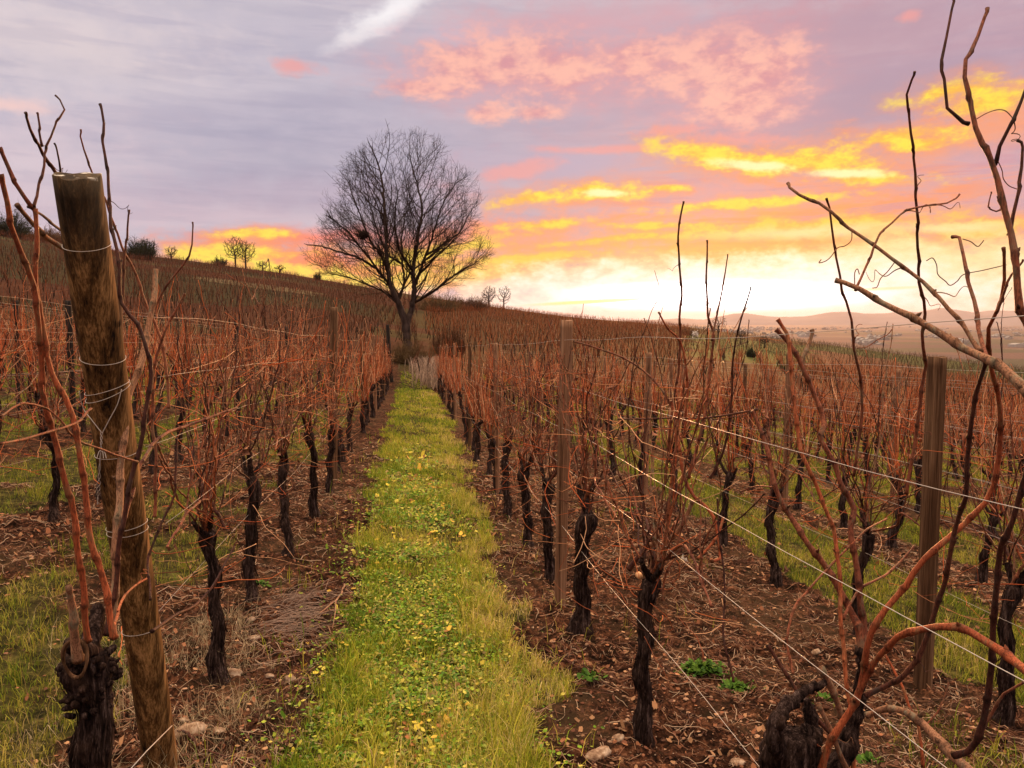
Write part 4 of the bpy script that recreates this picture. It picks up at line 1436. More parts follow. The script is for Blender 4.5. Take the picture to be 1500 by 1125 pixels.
# ------------------------------------------------------------------ wires
WH = [1.74, 1.44, 1.19, .92, .56]
WN = ['top', 'second from top', 'middle', 'second lowest', 'lowest']
for k in sorted(ROW_X, key=abs):
    if abs(k) > 7:
        continue
    X = ROW_X[k]
    for wi, hw in enumerate(WH):
        if abs(k) > 4 and wi == 4:
            continue
        if k == -1 and wi == 0:
            hw = 1.66
        y0 = .35 if k > 0 else (2.9 if k == -1 else .4)
        yy = np.arange(y0, 31, .25)
        sag = .022 * np.abs(np.sin((yy - 4.5) / 4.5 * math.pi)) + .004 * np.sin(yy * 3.1 + wi * 2 + k) + .006 * (fbm(yy * 1.6, yy * 0 + wi, k + 40, 3) - .5) * 2
        xx = X + .028 * (1 if wi % 2 else -1) + .006 * np.sin(yy * 1.7 + wi)
        zz = T(xx, yy) + hw - sag + .01 * (fbm(yy * .3, yy * 0 + k, wi, 2) - .5)
        m_ = MB()
        base_ = np.array([X, y0, float(T(X, y0))])
        m_.tubes(np.stack([xx, yy, zz], -1) - base_, np.full(len(yy), .00085 if abs(k) < 3 else .0014), 5)
        if k == 1:
            # loose ends twisted round the wire
            for yt in ([2.5] if wi == 0 else [2.72] if wi == 3 else []):
                tt = np.linspace(0, 1, 40)
                for s_ in range(6 if wi == 0 else 3):
                    c_ = np.array([X + .028 * (1 if wi % 2 else -1), yt, float(T(X, yt)) + hw - .012]) - base_
                    d1, d2 = rng.normal(0, 1, 3), rng.normal(0, 1, 3)
                    d1 /= np.linalg.norm(d1)
                    d2 /= np.linalg.norm(d2)
                    r_ = random.uniform(.004, .012)
                    tn = random.uniform(3, 9)
                    cc = c_ + d1 * (r_ * np.cos(tt * tn))[:, None] + d2 * (r_ * np.sin(tt * tn))[:, None] + np.array([0, 1, .2]) * ((tt - .4) * random.uniform(.02, .06))[:, None] + rng.normal(0, .0006, (40, 3))
                    m_.tubes(cc, np.full(40, .0010), 5)
        o = m_.build('trellis_wire', m_wire_new if k in (1, 2) else m_wire)
        o.location = base_
        tag(o, 'thin galvanised wire, %s of the %s' % (WN[wi], rowname(k)), 'wire', 'wires of the trellis')
# loose end wire from the foot of the big post
m_ = MB()
o0 = P(250, 1065, 2.75)
m_.tubes(np.stack([P(252, 1063, 2.6), P(215, 1100, 2.4), P(170, 1150, 2.2)]) - o0, np.full(3, .0016), 5)
o = m_.build('anchor_wire', m_wire_new)
o.location = o0
tag(o, 'short slack wire slanting to the ground at the foot of the big post', 'wire')

# ------------------------------------------------------------------ grass
def blades(n, xr, yr, dens_fn, hmin, hmax, wbase, pal, name, yexp=1.35, lean=.55, tuft=0):
    u = rng.random(n)
    a, b_ = yr
    e = 1 - yexp
    y = (a ** e + u * (b_ ** e - a ** e)) ** (1 / e)
    x = xr[0] + rng.random(n) * (xr[1] - xr[0])
    if tuft:
        nt_ = n // tuft
        ix = rng.integers(0, nt_, n)
        tb_ = rng.uniform(.45, 1.35, nt_)[ix]
        tc_ = rng.normal(0, .13, nt_)[ix]
        x = x[ix] + rng.normal(0, .013, n) * (1 + .12 * y)
        y = y[ix] + rng.normal(0, .016, n) * (1 + .12 * y)
    else:
        tb_ = np.ones(n)
        tc_ = np.zeros(n)
    d = dens_fn(x, y)
    keep = rng.random(n) < d
    x, y, d, tb_, tc_ = x[keep], y[keep], d[keep], tb_[keep], tc_[keep]
    n = len(x)
    z = H(x, y) - .004
    dist = np.hypot(x, y)
    hgt = (hmin + (hmax - hmin) * rng.random(n) ** 1.8) * (.55 + .6 * fbm(x * 3, y * 3, 14, 3) * 1.6) * tb_
    hgt *= np.clip(1 + dist * .006, 1, 1.4)
    wd = np.maximum(wbase * rng.uniform(.6, 1.2, n), .00042 * dist)
    an = rng.uniform(0, 2 * math.pi, n)
    ld = rng.uniform(0, 2 * math.pi, n)
    la = np.abs(rng.normal(0, lean, n)) + .12
    sd = np.stack([np.cos(an), np.sin(an), 0 * an], -1)
    lv = np.stack([np.cos(ld), np.sin(ld), 0 * ld], -1)
    b0 = np.stack([x, y, z], -1)
    mid = b0 + lv * (hgt * .5 * np.sin(la * .6))[:, None] + np.array([0, 0, 1.]) * (hgt * .5 * np.cos(la * .6))[:, None]
    tip = mid + lv * (hgt * .5 * np.sin(np.minimum(la * 1.8, 2.0)))[:, None] + np.array([0, 0, 1.]) * (hgt * .5 * np.cos(np.minimum(la * 1.8, 2.0)))[:, None]
    hw = (wd / 2)[:, None]
    v = np.stack([b0 - sd * hw, b0 + sd * hw, mid + sd * hw * .8, mid - sd * hw * .8, tip], 1).reshape(-1, 3)
    k = np.arange(n)[:, None] * 5
    q_ = k + np.array([[0, 1, 2, 3]])
    t_ = k + np.array([[3, 2, 4]])
    # colour: a patchy mix of green and straw
    pat = fbm(x * 1.4 + 30, y * 1.4, 55, 3)
    pal = np.array(pal)
    f = np.clip(pat * .9 - .08 + tc_ + rng.normal(0, .20, n) + .16 / (1 + np.exp(-(x - .35) / .08)) * (x < 1.2) - .10 / (1 + np.exp((x + .2) / .08)) * (x > -1), 0, .999)
    fi = f * (len(pal) - 1)
    i0 = fi.astype(int)
    fr = (fi - i0)[:, None]
    c = pal[i0] * (1 - fr) + pal[np.minimum(i0 + 1, len(pal) - 1)] * fr
    c = c * rng.uniform(.45, 1.35, n)[:, None]
    mb = MB()
    mb.add(v, q_, t_, np.repeat(c, 5, axis=0))
    return mb.build(name, m_blade)


PAL = [(.12, .20, .018), (.24, .32, .024), (.40, .42, .04), (.55, .48, .07), (.64, .50, .15), (.70, .54, .26)]


def d_path(x, y):
    g = grass_mask(x, y) * (.25 + .75 * (fbm(x * 8, y * 8, 72, 2) > .40))
    clov = np.exp(-((x - .02) / .24) ** 2) * (fbm(x * 2.0, y * 2.0, 91, 3) > .42)
    return g * (1 - .6 * clov) * (.35 + .65 * (fbm(x * 5, y * 5, 71, 2) > .36))


o = blades(400000, (-.8, .95), (1.55, 34), d_path, .015, .10, .0036, PAL, 'grass', tuft=14)
tag(o, 'short mixed green and straw grass on the path between the vines', 'grass', kind='stuff')
o = blades(95000, (-.85, 1.0), (1.55, 14), lambda x, y: np.clip(grass_mask(x, y) + .03, 0, 1) * np.where((x < -.15) | (x > .3), .95, .2) * (fbm(x * 3, y * 3, 33, 3) > .45), .06, .16, .0042, PAL, 'grass', tuft=30)
tag(o, 'taller tufts of grass along both edges of the path', 'grass', kind='stuff')
o = blades(700000, (.95, 17), (2.5, 36), lambda x, y: grass_mask(x, y) * (x < y * .9 + 1.2), .03, .13, .0042, [(.10, .15, .016), (.22, .26, .025), (.38, .35, .045), (.50, .40, .10), (.54, .40, .18)], 'grass', 1.2, tuft=16)
tag(o, 'tufty grass in the lanes between the rows right of the path', 'grass', kind='stuff')
o = blades(480000, (-15, -.95), (1.4, 36), lambda x, y: grass_mask(x, y) * (-x < y * .62 + .8), .03, .12, .0035, [(.10, .16, .016), (.20, .25, .025), (.34, .32, .045), (.48, .38, .09), (.52, .38, .17)], 'grass', 1.25, tuft=16)
tag(o, 'patchy grass in the lanes between the rows left of the path', 'grass', kind='stuff')
# dry straw by the left trunk and post
o = blades(60000, (-2.6, -.4), (1.6, 4.5), lambda x, y: np.exp(-((x + 1.05) / .45) ** 2) * .5 * (fbm(x * 4, y * 4, 12, 2) > .45), .05, .2, .0018, [(.42, .33, .2), (.5, .4, .26), (.3, .2, .11)], 'grass', tuft=14, lean=.9)
tag(o, 'dry straw round the foot of the front left trunk', 'straw', kind='stuff')

# ------------------------------------------------------------------ small leaves
def leaves(n, xr, yr, dens_fn, s0, s1, pal, name, mat, lift=.02, yexp=1.5, flat=.5, lob=0.0):
    u = rng.random(n)
    a, b_ = yr
    e = 1 - yexp
    y = (a ** e + u * (b_ ** e - a ** e)) ** (1 / e)
    x = xr[0] + rng.random(n) * (xr[1] - xr[0])
    keep = rng.random(n) < dens_fn(x, y)
    x, y = x[keep], y[keep]
    n = len(x)
    dist = np.hypot(x, y)
    s = rng.uniform(s0, s1, n) * np.clip(dist / 5, 1, 3)
    z = H(x, y) + rng.random(n) * lift + .002
    K = 9
    an = np.arange(K) * 2 * math.pi / K
    rad = np.array([1, .8, .95, .72, .9, .9, .72, .95, .8]) if lob == 0 else 1 + lob * np.cos(an * 4)
    lx = rad * np.cos(an)
    ly = rad * np.sin(an) * .85
    lz = .18 * (lx ** 2 + ly ** 2)
    loc = np.vstack([[0, 0, 0], np.stack([lx, ly, lz], -1)])
    yaw = rng.uniform(0, 6.283, n)
    ti = rng.normal(0, flat, n)
    ta_ = rng.uniform(0, 6.283, n)
    cy, sy = np.cos(yaw), np.sin(yaw)
    X = loc[None, :, 0] * cy[:, None] - loc[None, :, 1] * sy[:, None]
    Y = loc[None, :, 0] * sy[:, None] + loc[None, :, 1] * cy[:, None]
    Z = loc[None, :, 2] + (X * np.cos(ta_)[:, None] + Y * np.sin(ta_)[:, None]) * np.tan(np.clip(ti, -1.1, 1.1))[:, None]
    v = np.stack([x[:, None] + X * s[:, None], y[:, None] + Y * s[:, None], z[:, None] + Z * s[:, None]], -1).reshape(-1, 3)
    k = (np.arange(n) * (K + 1))[:, None, None]
    kk = np.arange(K)
    t_ = np.stack([0 * kk, kk + 1, (kk + 1) % K + 1], -1)[None] + k
    pal = np.array(pal)
    c = pal[rng.integers(0, len(pal), n)] * rng.uniform(.65, 1.3, n)[:, None]
    mb = MB()
    mb.add(v, None, t_.reshape(-1, 3), np.repeat(c, K + 1, axis=0))
    return mb.build(name, mat)


def d_clover(x, y):
    return np.exp(-((x - .02) / .32) ** 2) * np.clip((fbm(x * 2.0, y * 2.0, 91, 3) - .33) * 6, 0, 1) * np.clip((14 - y) / 8, 0, 1) * (np.abs(x) < .8)


o = leaves(170000, (-.7, .8), (1.6, 13), d_clover, .003, .013, [(.10, .20, .02), (.20, .34, .03), (.14, .26, .05), (.36, .42, .05), (.30, .34, .08), (.60, .50, .10), (.30, .22, .08)], 'clover', m_leaf, .035)
tag(o, 'low round-leaved weeds and clover down the middle of the path', 'clover', kind='stuff')
o = leaves(4200, (-.7, .8), (1.6, 12), lambda x, y: np.exp(-((x - .02) / .30) ** 2) * (fbm(x * 4, y * 4, 19, 2) > .45), .008, .02, [(.60, .46, .06), (.62, .38, .06), (.55, .45, .08), (.34, .13, .05)], 'fallen_leaves', m_deadleaf, .04)
tag(o, 'small yellow fallen leaves lying in the clover', 'fallen leaves', kind='stuff')
o = leaves(30000, (-4, 5), (1.6, 11), lambda x, y: (1 - .7 * grass_mask(x, y)) * .5, .003, .014, [(.30, .12, .06), (.17, .065, .038), (.40, .21, .11), (.10, .045, .028)], 'fallen_leaves', m_deadleaf, .014, flat=.6, lob=.15)
tag(o, 'crumpled brown vine leaves scattered over the bare soil', 'fallen leaves', kind='stuff')

# ------------------------------------------------------------------ twigs and pebbles
def twigs(n, xr, yr, dens, name):
    u = rng.random(n)
    e = 1 - 1.5
    y = (yr[0] ** e + u * (yr[1] ** e - yr[0] ** e)) ** (1 / e)
    x = xr[0] + rng.random(n) * (xr[1] - xr[0])
    keep = rng.random(n) < dens(x, y)
    x, y = x[keep], y[keep]
    n = len(x)
    L = .02 + .2 * rng.random(n) ** 2.5
    an = rng.uniform(0, 6.283, n)
    s = np.linspace(-.5, .5, 6)
    bend = rng.normal(0, .12, n)
    X = x[:, None] + np.cos(an)[:, None] * L[:, None] * s - np.sin(an)[:, None] * (bend * L)[:, None] * (s ** 2) * 4
    Y = y[:, None] + np.sin(an)[:, None] * L[:, None] * s + np.cos(an)[:, None] * (bend * L)[:, None] * (s ** 2) * 4
    Z = H(X, Y) + .003 + rng.random(n)[:, None] * .012 + s[None] * rng.normal(0, .04, n)[:, None] * .3
    r = rng.uniform(.0010, .0028, n)[:, None] * np.linspace(1, .6, 6)[None] * np.clip(np.hypot(x, y) / 6, 1, 2)[:, None]
    pal = np.array([(.20, .09, .055), (.32, .18, .11), (.12, .055, .038), (.42, .29, .2), (.08, .04, .03)])
    mb = MB()
    mb.tubes(np.stack([X, Y, Z], -1), r, 4, pal[rng.integers(0, 5, n)] * rng.uniform(.7, 1.2, n)[:, None])
    return mb.build(name, m_tinted)


tag(twigs(80000, (-4, 5.5), (1.6, 13), lambda x, y: (1 - grass_mask(x, y)) * (.25 + .75 * (fbm(x * 3, y * 3, 6, 2) > .5)), 'pruned_twigs'), 'dry prunings and twigs littering the bare soil under the vines', 'twigs', kind='stuff')
# a heap of fine dead stalks by the third left trunk
mb = MB()
for i in range(260):
    c_ = np.array([-.66 + rng.normal(0, .10), 4.4 + rng.normal(0, .28), 0])
    c_[2] = float(H(c_[0], c_[1])) + abs(rng.normal(0, .012))
    a_ = rng.normal(.35, .5)
    L = rng.uniform(.08, .26)
    s = np.linspace(-.5, .5, 6)[:, None]
    p_ = c_ + np.array([[math.cos(a_), math.sin(a_), rng.normal(0, .08)]]) * L * s + np.array([[0, 0, .03]]) * (1 - 4 * s ** 2) * rng.random()
    mb.tubes(p_, np.full(6, .0011), 4, np.array([.34, .23, .18]) * rng.uniform(.5, 1.2))
tag(mb.build('dead_stalks', m_tinted), 'mat of fine dead stalks on the soil beside the left trunks', 'dead stalks', kind='stuff')


def ico(sub=1):
    import bmesh
    bm = bmesh.new()
    bmesh.ops.create_icosphere(bm, subdivisions=sub, radius=1)
    v = np.array([x.co[:] for x in bm.verts])
    f = np.array([[q.index for q in x.verts] for x in bm.faces])
    bm.free()
    return v, f


IV, IF = ico(2)
n = 110000
u = rng.random(n)
e = 1 - 1.5
y = (1.6 ** e + u * (14 ** e - 1.6 ** e)) ** (1 / e)
x = rng.uniform(-4, 6, n)
keep = rng.random(n) < (1 - grass_mask(x, y)) * np.clip((fbm(x * 2, y * 2, 17, 3) - .30) * 4, .25, 1)
x, y = x[keep], y[keep]
n = len(x)
s = .0020 + .010 * rng.random(n) ** 5
s *= np.clip(np.hypot(x, y) / 6, 1, 2)
IV1, IF1 = ico(1)
jit = 1 + rng.uniform(-.28, .28, (n, len(IV1)))
v = IV1[None] * jit[..., None] * s[:, None, None] * np.stack([rng.uniform(.8, 1.5, n), rng.uniform(.8, 1.3, n), rng.uniform(.5, .8, n)], -1)[:, None, :]
v += np.stack([x, y, H(x, y) + s * .25], -1)[:, None, :]
pal = np.array([(.42, .24, .15), (.24, .10, .055), (.15, .06, .035), (.10, .045, .028), (.30, .15, .09)])
mb = MB()
mb.add(v.reshape(-1, 3), None, (IF1[None] + (np.arange(n) * len(IV1))[:, None, None]).reshape(-1, 3), np.repeat(pal[rng.integers(0, 5, n)] * rng.uniform(.35, 1.1, n)[:, None], len(IV1), axis=0))
tag(mb.build('pebbles', m_tinted, smooth=False), 'small limestone pebbles and clods on the bare soil', 'pebbles', kind='stuff')

ST = [(278, 1072, 40, 'long flat pink stone near the foot of the big post'), (321, 1072, 18, 'small cubic cream stone right of the long flat stone'), (341, 990, 26, 'tan stone on the soil right of the second left trunk'),
      (425, 1001, 18, 'pale yellow stone at the left edge of the path'), (395, 992, 14, 'small round stone left of the pale yellow stone'), (372, 935, 16, 'stone at the foot of the third left trunk'),
      (878, 1108, 40, 'big dirty white stone at the right edge of the path'), (905, 1078, 22, 'flat pale stone behind the dirty white stone'), (1080, 1117, 20, 'tan stone low on the bare soil right of the dark trunk'),
      (270, 1060, 14, 'orange pebble touching the long flat stone'), (368, 910, 12, 'small tan stone higher up by the third left trunk'), (1195, 957, 16, 'brown stone under the red canes')]
for k_, (px, py, wpx, lab) in enumerate(ST):
    Y = 3.0
    for it in range(12):
        p_ = P(px, py, Y)
        Y *= (CAM_H - float(H(p_[0], p_[1]))) / max(.05, CAM_H - p_[2])
    p_ = P(px, py, Y)
    s_ = wpx / 2 / FPX * np.linalg.norm(p_ - [0, 0, CAM_H])
    rs = np.random.default_rng(400 + k_)
    ivv, iff = ico(3)
    nn = 1 + .28 * (fbm(ivv[:, 0] * 1.7 + k_ * 5 + 20, ivv[:, 1] * 1.7 + ivv[:, 2] * 1.3 + 20, k_, 3) - .5) * 2
    lon = 1.0
    vv = ivv * nn[:, None] * np.array([s_ * lon, s_ * rs.uniform(.5, .8), s_ * rs.uniform(.35, .6)])
    m_ = MB()
    m_.add(vv, None, iff)
    o = m_.build('stone', m_stone)
    o.location = (p_[0], p_[1], float(H(p_[0], p_[1])) + s_ * .15)
    o.rotation_euler = (0, 0, rs.uniform(-.5, .5))
    tag(o, lab, 'stone', 'loose stones on the soil')

PR = [([(505, 860), (497, 876), (480, 890), (462, 905), (452, 916), (444, 922)], 3.2, 'forked pale cane lying on the soil at the left edge of the path'),
      ([(250, 1075), (275, 1085), (300, 1100), (335, 1115)], 3.0, 'thin brown cane lying in front of the long flat stone'),
      ([(790, 905), (806, 900), (822, 893)], 2.5, 'short crooked pruning beside the foot of the slim stake'),
      ([(775, 955), (800, 960), (830, 972), (850, 985)], 2.5, 'brown pruning lying behind the front right trunk'),
      ([(1180, 905), (1215, 915), (1250, 925), (1290, 922)], 3.0, 'long pruning on the soil behind the red canes'),
      ([(330, 975), (350, 992), (375, 1003)], 3.5, 'dark stick across the soil between the left trunks')]
for pts_, wp, lab in PR:
    G3 = []
    for a_, b_ in pts_:
        Y = 3.5
        for it in range(14):
            p_ = P(a_, b_, Y)
            Y *= (CAM_H - float(H(p_[0], p_[1]))) / max(.05, CAM_H - p_[2])
        p_ = P(a_, b_, Y)
        G3.append([p_[0], p_[1], float(H(p_[0], p_[1])) + .006 + random.uniform(0, .012)])
    G3 = np.array(G3)
    o0 = G3[0].copy()
    pp, pr = catmull(G3 - o0, np.linspace(1, .6, len(G3)) * wp / 2 / FPX * 4.0, 6)
    q_, r2, nd, nr = zigzag(pp, pr)
    m_ = MB()
    m_.tubes(q_, r2, 7, shade=zigzag.dark)
    if 'forked' in lab:
        f0 = q_[len(q_) // 2]
        e0 = P(486, 868, 4.15) - o0
        e0[2] = f0[2] + .03
        m_.tubes(np.array([f0, (f0 + e0) / 2 + [.006, 0, .004], e0]), np.array([.004, .0035, .002]), 6)
    o = m_.build('fallen_cane', m_cane_tan if 'pale' in lab or 'crooked' in lab else m_cane_dark)
    o.location = o0
    tag(o, lab, 'cane', 'canes lying on the soil')

# green weed clumps on the bare soil
def weed(px, py, size, lab, n=260):
    Y = 3.5
    for it in range(12):
        p_ = P(px, py, Y)
        Y *= (CAM_H - float(H(p_[0], p_[1]))) / max(.05, CAM_H - p_[2])
    p_ = P(px, py, Y)
    z = float(H(p_[0], p_[1]))
    mb = MB()
    for i in range(n):
        a_ = rng.uniform(0, 6.283)
        rd = abs(rng.normal(0, size * .5))
        c_ = np.array([math.cos(a_) * rd * 1.5, math.sin(a_) * rd, .01 + rng.uniform(.1, 1) * size * .35 * math.exp(-(rd / size) ** 2)])
        d_ = np.array([rng.normal(), rng.normal(), rng.uniform(.0, .9)])
        d_ /= np.linalg.norm(d_)
        sd = np.cross(d_, [0, 0, 1.])
        sd /= np.linalg.norm(sd)
        L = rng.uniform(.018, .045)
        wd = L * rng.uniform(.22, .34)
        pts = np.array([c_, c_ + d_ * L * .35 + sd * wd, c_ + d_ * L * .75 + sd * wd * .7, c_ + d_ * L, c_ + d_ * L * .75 - sd * wd * .7, c_ + d_ * L * .35 - sd * wd])
        pts[3:, 2] -= L * .15
        col_ = np.array([(.07, .15, .02), (.11, .20, .025), (.05, .11, .02)][i % 3]) * rng.uniform(.7, 1.25)
        mb.add(pts, None, [[0, 1, 5], [1, 2, 5], [2, 4, 5], [2, 3, 4]], col_)
        if i % 3 == 0:
            mb.tubes(np.stack([np.array([c_[0] * .3, c_[1] * .3, 0]), c_ * np.array([.7, .7, .8]), c_]), np.full(3, .0012), 4, col_)
    mb.tubes(np.array([[0, 0, -.01], [0, 0, .004], [0, 0, .012]]), np.array([.004, .003, .002]), 5, np.array([.1, .14, .04]))
    o = mb.build('weed', m_leaf)
    o.location = (p_[0], p_[1], z)
    tag(o, lab, 'weed', 'green weeds on the bare soil')


weed(1030, 985, .09, 'bright green leafy weed clump on the soil right of the dark trunk', 420)
weed(1075, 1010, .07, 'low green weed spreading beside the bright leafy clump', 220)
weed(925, 750, .07, 'small green weed between the first two rows, farther off')
weed(1210, 1025, .05, 'green weed showing through the looped vine arm', 120)
weed(1270, 1120, .04, 'tiny green weed at the bottom under the red canes', 80)
weed(380, 860, .05, 'small weed by the third trunk left of the path', 100)
weed(865, 1000, .04, 'little weed left of the vine with the pruning cut', 60)

# ------------------------------------------------------------------ trees
def colonize(pts, nodes, parent, step, infl, kill, iters=160, maxn=9000, jit=.25):
    """space colonisation: branches grow towards free points of the crown"""
    nodes = [np.array(p, float) for p in nodes]
    parent = list(parent)
    N = np.array(nodes)
    alive = np.array(pts, float)
    near_i = np.zeros(len(alive), int)
    near_d = np.full(len(alive), 1e9)
    first = 0
    for it in range(iters):
        new = N[first:]
        for s0 in range(0, len(new), 400):
            D = np.linalg.norm(alive[:, None, :] - new[None, s0:s0 + 400], axis=2)
            j = D.argmin(1)
            d = D[np.arange(len(alive)), j]
            m = d < near_d
            near_d[m] = d[m]
            near_i[m] = j[m] + first + s0
        k = near_d > kill
        alive, near_i, near_d = alive[k], near_i[k], near_d[k]
        act = near_d < infl
        if len(alive) == 0 or not act.any() or len(N) > maxn:
            break
        idn = near_i[act]
        vec = alive[act] - N[idn]
        vec /= np.linalg.norm(vec, axis=1, keepdims=True)
        u, inv = np.unique(idn, return_inverse=True)
        S = np.zeros((len(u), 3))
        np.add.at(S, inv, vec)
        S += rng.normal(0, jit, S.shape)
        S /= np.linalg.norm(S, axis=1, keepdims=True) + 1e-9
        first = len(N)
        N = np.vstack([N, N[u] + S * step])
        parent += list(u)
    return N, np.array(parent)


def chains(N, par, rtip, expo=2.35):
    n = len(N)
    ch = [[] for _ in range(n)]
    for i in range(n):
        if par[i] >= 0:
            ch[par[i]].append(i)
    w_ = np.zeros(n)
    order = list(range(n))[::-1]
    for i in order:
        if not ch[i]:
            w_[i] = rtip ** expo
        if par[i] >= 0:
            w_[par[i]] += w_[i]
    rad = w_ ** (1 / expo)
    out = []
    stack = [(0, None)]
    while stack:
        i, p = stack.pop()
        c = [i] if p is None else [p, i]
        while ch[c[-1]]:
            k = sorted(ch[c[-1]], key=lambda a: -rad[a])
            for o_ in k[1:]:
                stack.append((o_, c[-1]))
            c.append(k[0])
        if len(c) > 1:
            out.append(c)
    return out, rad


def tree_mesh(N, par, rtip, scale_trunk=1.0, twl=.35, ntw=2, r_split=.05, twr=None):
    ch, rad = chains(N, par, rtip)
    tr, cr = MB(), MB()
    for c in ch:
        p_ = N[c].copy()
        r_ = rad[c].copy()
        if len(c) > 2:
            r_[0] = min(r_[0], r_[1] * 1.25)
        big_ = r_.max() > r_split
        if len(c) > 3:
            p2 = p_.copy()
            p2[1:-1] = .5 * p_[1:-1] + .25 * (p_[:-2] + p_[2:])
            p_ = p2
        r_ = np.maximum(r_ * scale_trunk, rtip)
        r_[-1] = rtip * .6
        (tr if big_ else cr).tubes(p_, r_, 9 if big_ else 4)
    # twigs: fine last growth on the thin wood
    thin = np.where(rad < r_split * .5)[0]
    thin = thin[thin > 3]
    rep = np.repeat(thin, ntw)
    m = rng.random(len(rep)) < .8
    rep = rep[m]
    d0 = N[rep] - N[par[rep]]
    d0 /= np.linalg.norm(d0, axis=1, keepdims=True) + 1e-9
    d1 = d0 + rng.normal(0, .55, d0.shape)
    d1[:, 2] += .22
    d1 /= np.linalg.norm(d1, axis=1, keepdims=True)
    L = rng.uniform(.35, 1.0, len(rep)) * twl
    s = np.linspace(0, 1, 4)
    bend = rng.normal(0, .12, d0.shape)
    bend[:, 2] += .12
    pts = N[rep][:, None, :] + d1[:, None, :] * (L[:, None] * s)[..., None] + bend[:, None, :] * ((L[:, None] * s ** 2)[..., None])
    tr_ = twr or rtip * .8
    cr.tubes(pts, tr_ * np.linspace(1, .5, 4)[None] * np.ones((len(rep), 1)), 3, cap=False)
    return tr, cr


# the big bare tree beyond the path
YT = 43.0
tb = P(597, 527, YT)
tb[2] = float(T(tb[0], tb[1])) - .1
mpp = np.linalg.norm(P(597, 450, YT) - [0, 0, CAM_H]) / FPX


def tp(px, py, depth=0.0):
    return P(px, py, YT) + _fh * depth


limbs = {
    'a': [(597, 527, 0), (597, 500, 0), (595, 478, 0), (590, 460, 0), (582, 440, -.1), (573, 418, -.2), (570, 400, -.2), (567, 370, -.3), (566, 335, -.2), (563, 300, 0), (560, 268, .1), (553, 240, .2)],
    'b': [(595, 478, 0), (600, 462, .1), (604, 445, .2), (606, 420, .2), (604, 398, .3), (607, 370, .5), (612, 340, .4), (617, 310, .3), (612, 275, .3), (604, 245, .2)],
    'c': [(606, 420, .2), (614, 400, .1), (624, 375, -.2), (636, 345, -.5), (645, 315, -.6), (655, 290, -.5)],
    'd': [(573, 418, -.2), (560, 402, -.5), (545, 388, -.8), (525, 378, -1.0), (505, 372, -1.1), (480, 364, -1.2), (460, 362, -1.2)],
    'l': [(560, 402, -.5), (540, 375, -.6), (520, 350, -.5), (500, 330, -.3), (482, 318, -.2)],
    'm': [(567, 370, -.3), (550, 335, .6), (538, 300, 1.0), (530, 265, 1.1)],
    'n': [(624, 375, -.2), (650, 355, .6), (672, 335, 1.0), (685, 310, 1.0)],
    'o': [(582, 440, -.1), (555, 425, .6), (525, 412, 1.0), (495, 402, 1.2), (470, 398, 1.2)],
    'e': [(604, 445, .2), (620, 436, .0), (640, 424, -.3), (660, 408, -.5), (680, 396, -.6), (695, 388, -.7)],
    'f': [(582, 440, -.1), (590, 415, .5), (586, 385, 1.0), (583, 350, 1.3), (588, 310, 1.5)],
    'g': [(570, 400, -.2), (560, 375, -.6), (545, 350, -1.1), (535, 320, -1.4), (525, 295, -1.5)],
    'h': [(590, 415, .5), (600, 395, 1.3), (625, 370, 2.0), (650, 345, 2.4)],
    'i': [(604, 398, .3), (590, 370, -.9), (585, 335, -1.6), (590, 290, -1.9)],
    'j': [(586, 385, 1.0), (560, 370, 1.8), (530, 350, 2.4), (505, 335, 2.6)],
    'k': [(614, 400, .1), (632, 388, -1.0), (655, 370, -1.8), (675, 350, -2.1)],
}
nodes, par, key = [], [], {}
for nm, L_ in limbs.items():
    prev = None
    for i, (a, b_, d_) in enumerate(L_):
        kk = (a, b_)
        if kk in key:
            prev = key[kk]
            continue
        q3 = tp(a, b_, d_)
        if prev is not None:
            p0 = np.array(nodes[prev])
            m = max(1, int(np.linalg.norm(q3 - p0) / .3))
            for s in range(1, m + 1):
                nodes.append(p0 + (q3 - p0) * s / m + rng.normal(0, .025, 3) * (s < m))
                par.append(prev)
                prev = len(nodes) - 1
        else:
            nodes.append(q3)
            par.append(-1)
            prev = 0
        key[kk] = prev
out = [(188, 600, 20), (205, 596, 54), (225, 592, 76), (250, 595, 102), (280, 592, 118), (310, 588, 126), (345, 582, 130), (375, 580, 133), (400, 580, 124), (425, 580, 104), (448, 590, 70)]
oy = np.array([a[0] for a in out])
ocx = np.array([a[1] for a in out])
ohw = np.array([a[2] for a in out])
_ax = tp(590, 450)


def inside(p):
    d_ = p - np.array([0, 0, CAM_H])
    f_ = d_ @ _fw
    px, py = 750 + FPX * (d_ @ _rt) / f_, 562.5 - FPX * (d_ @ _up) / f_
    if py > 470:
        return False
    hw_ = .94 * np.interp(py, oy, ohw, left=0)
    cx_ = np.interp(py, oy, ocx)
    dep = ((p - _ax) @ _fh) / mpp
    a_ = math.atan2(dep, px - cx_)
    return math.hypot(px - cx_, dep * 1.05) < hw_ * (.86 + .30 * float(vn(a_ * 1.7 + 9, py / 26.0, 8)))


SEG = {1: [], 2: [], 3: [], 4: []}
LN = {1: 9, 2: 7, 3: 5, 4: 4}


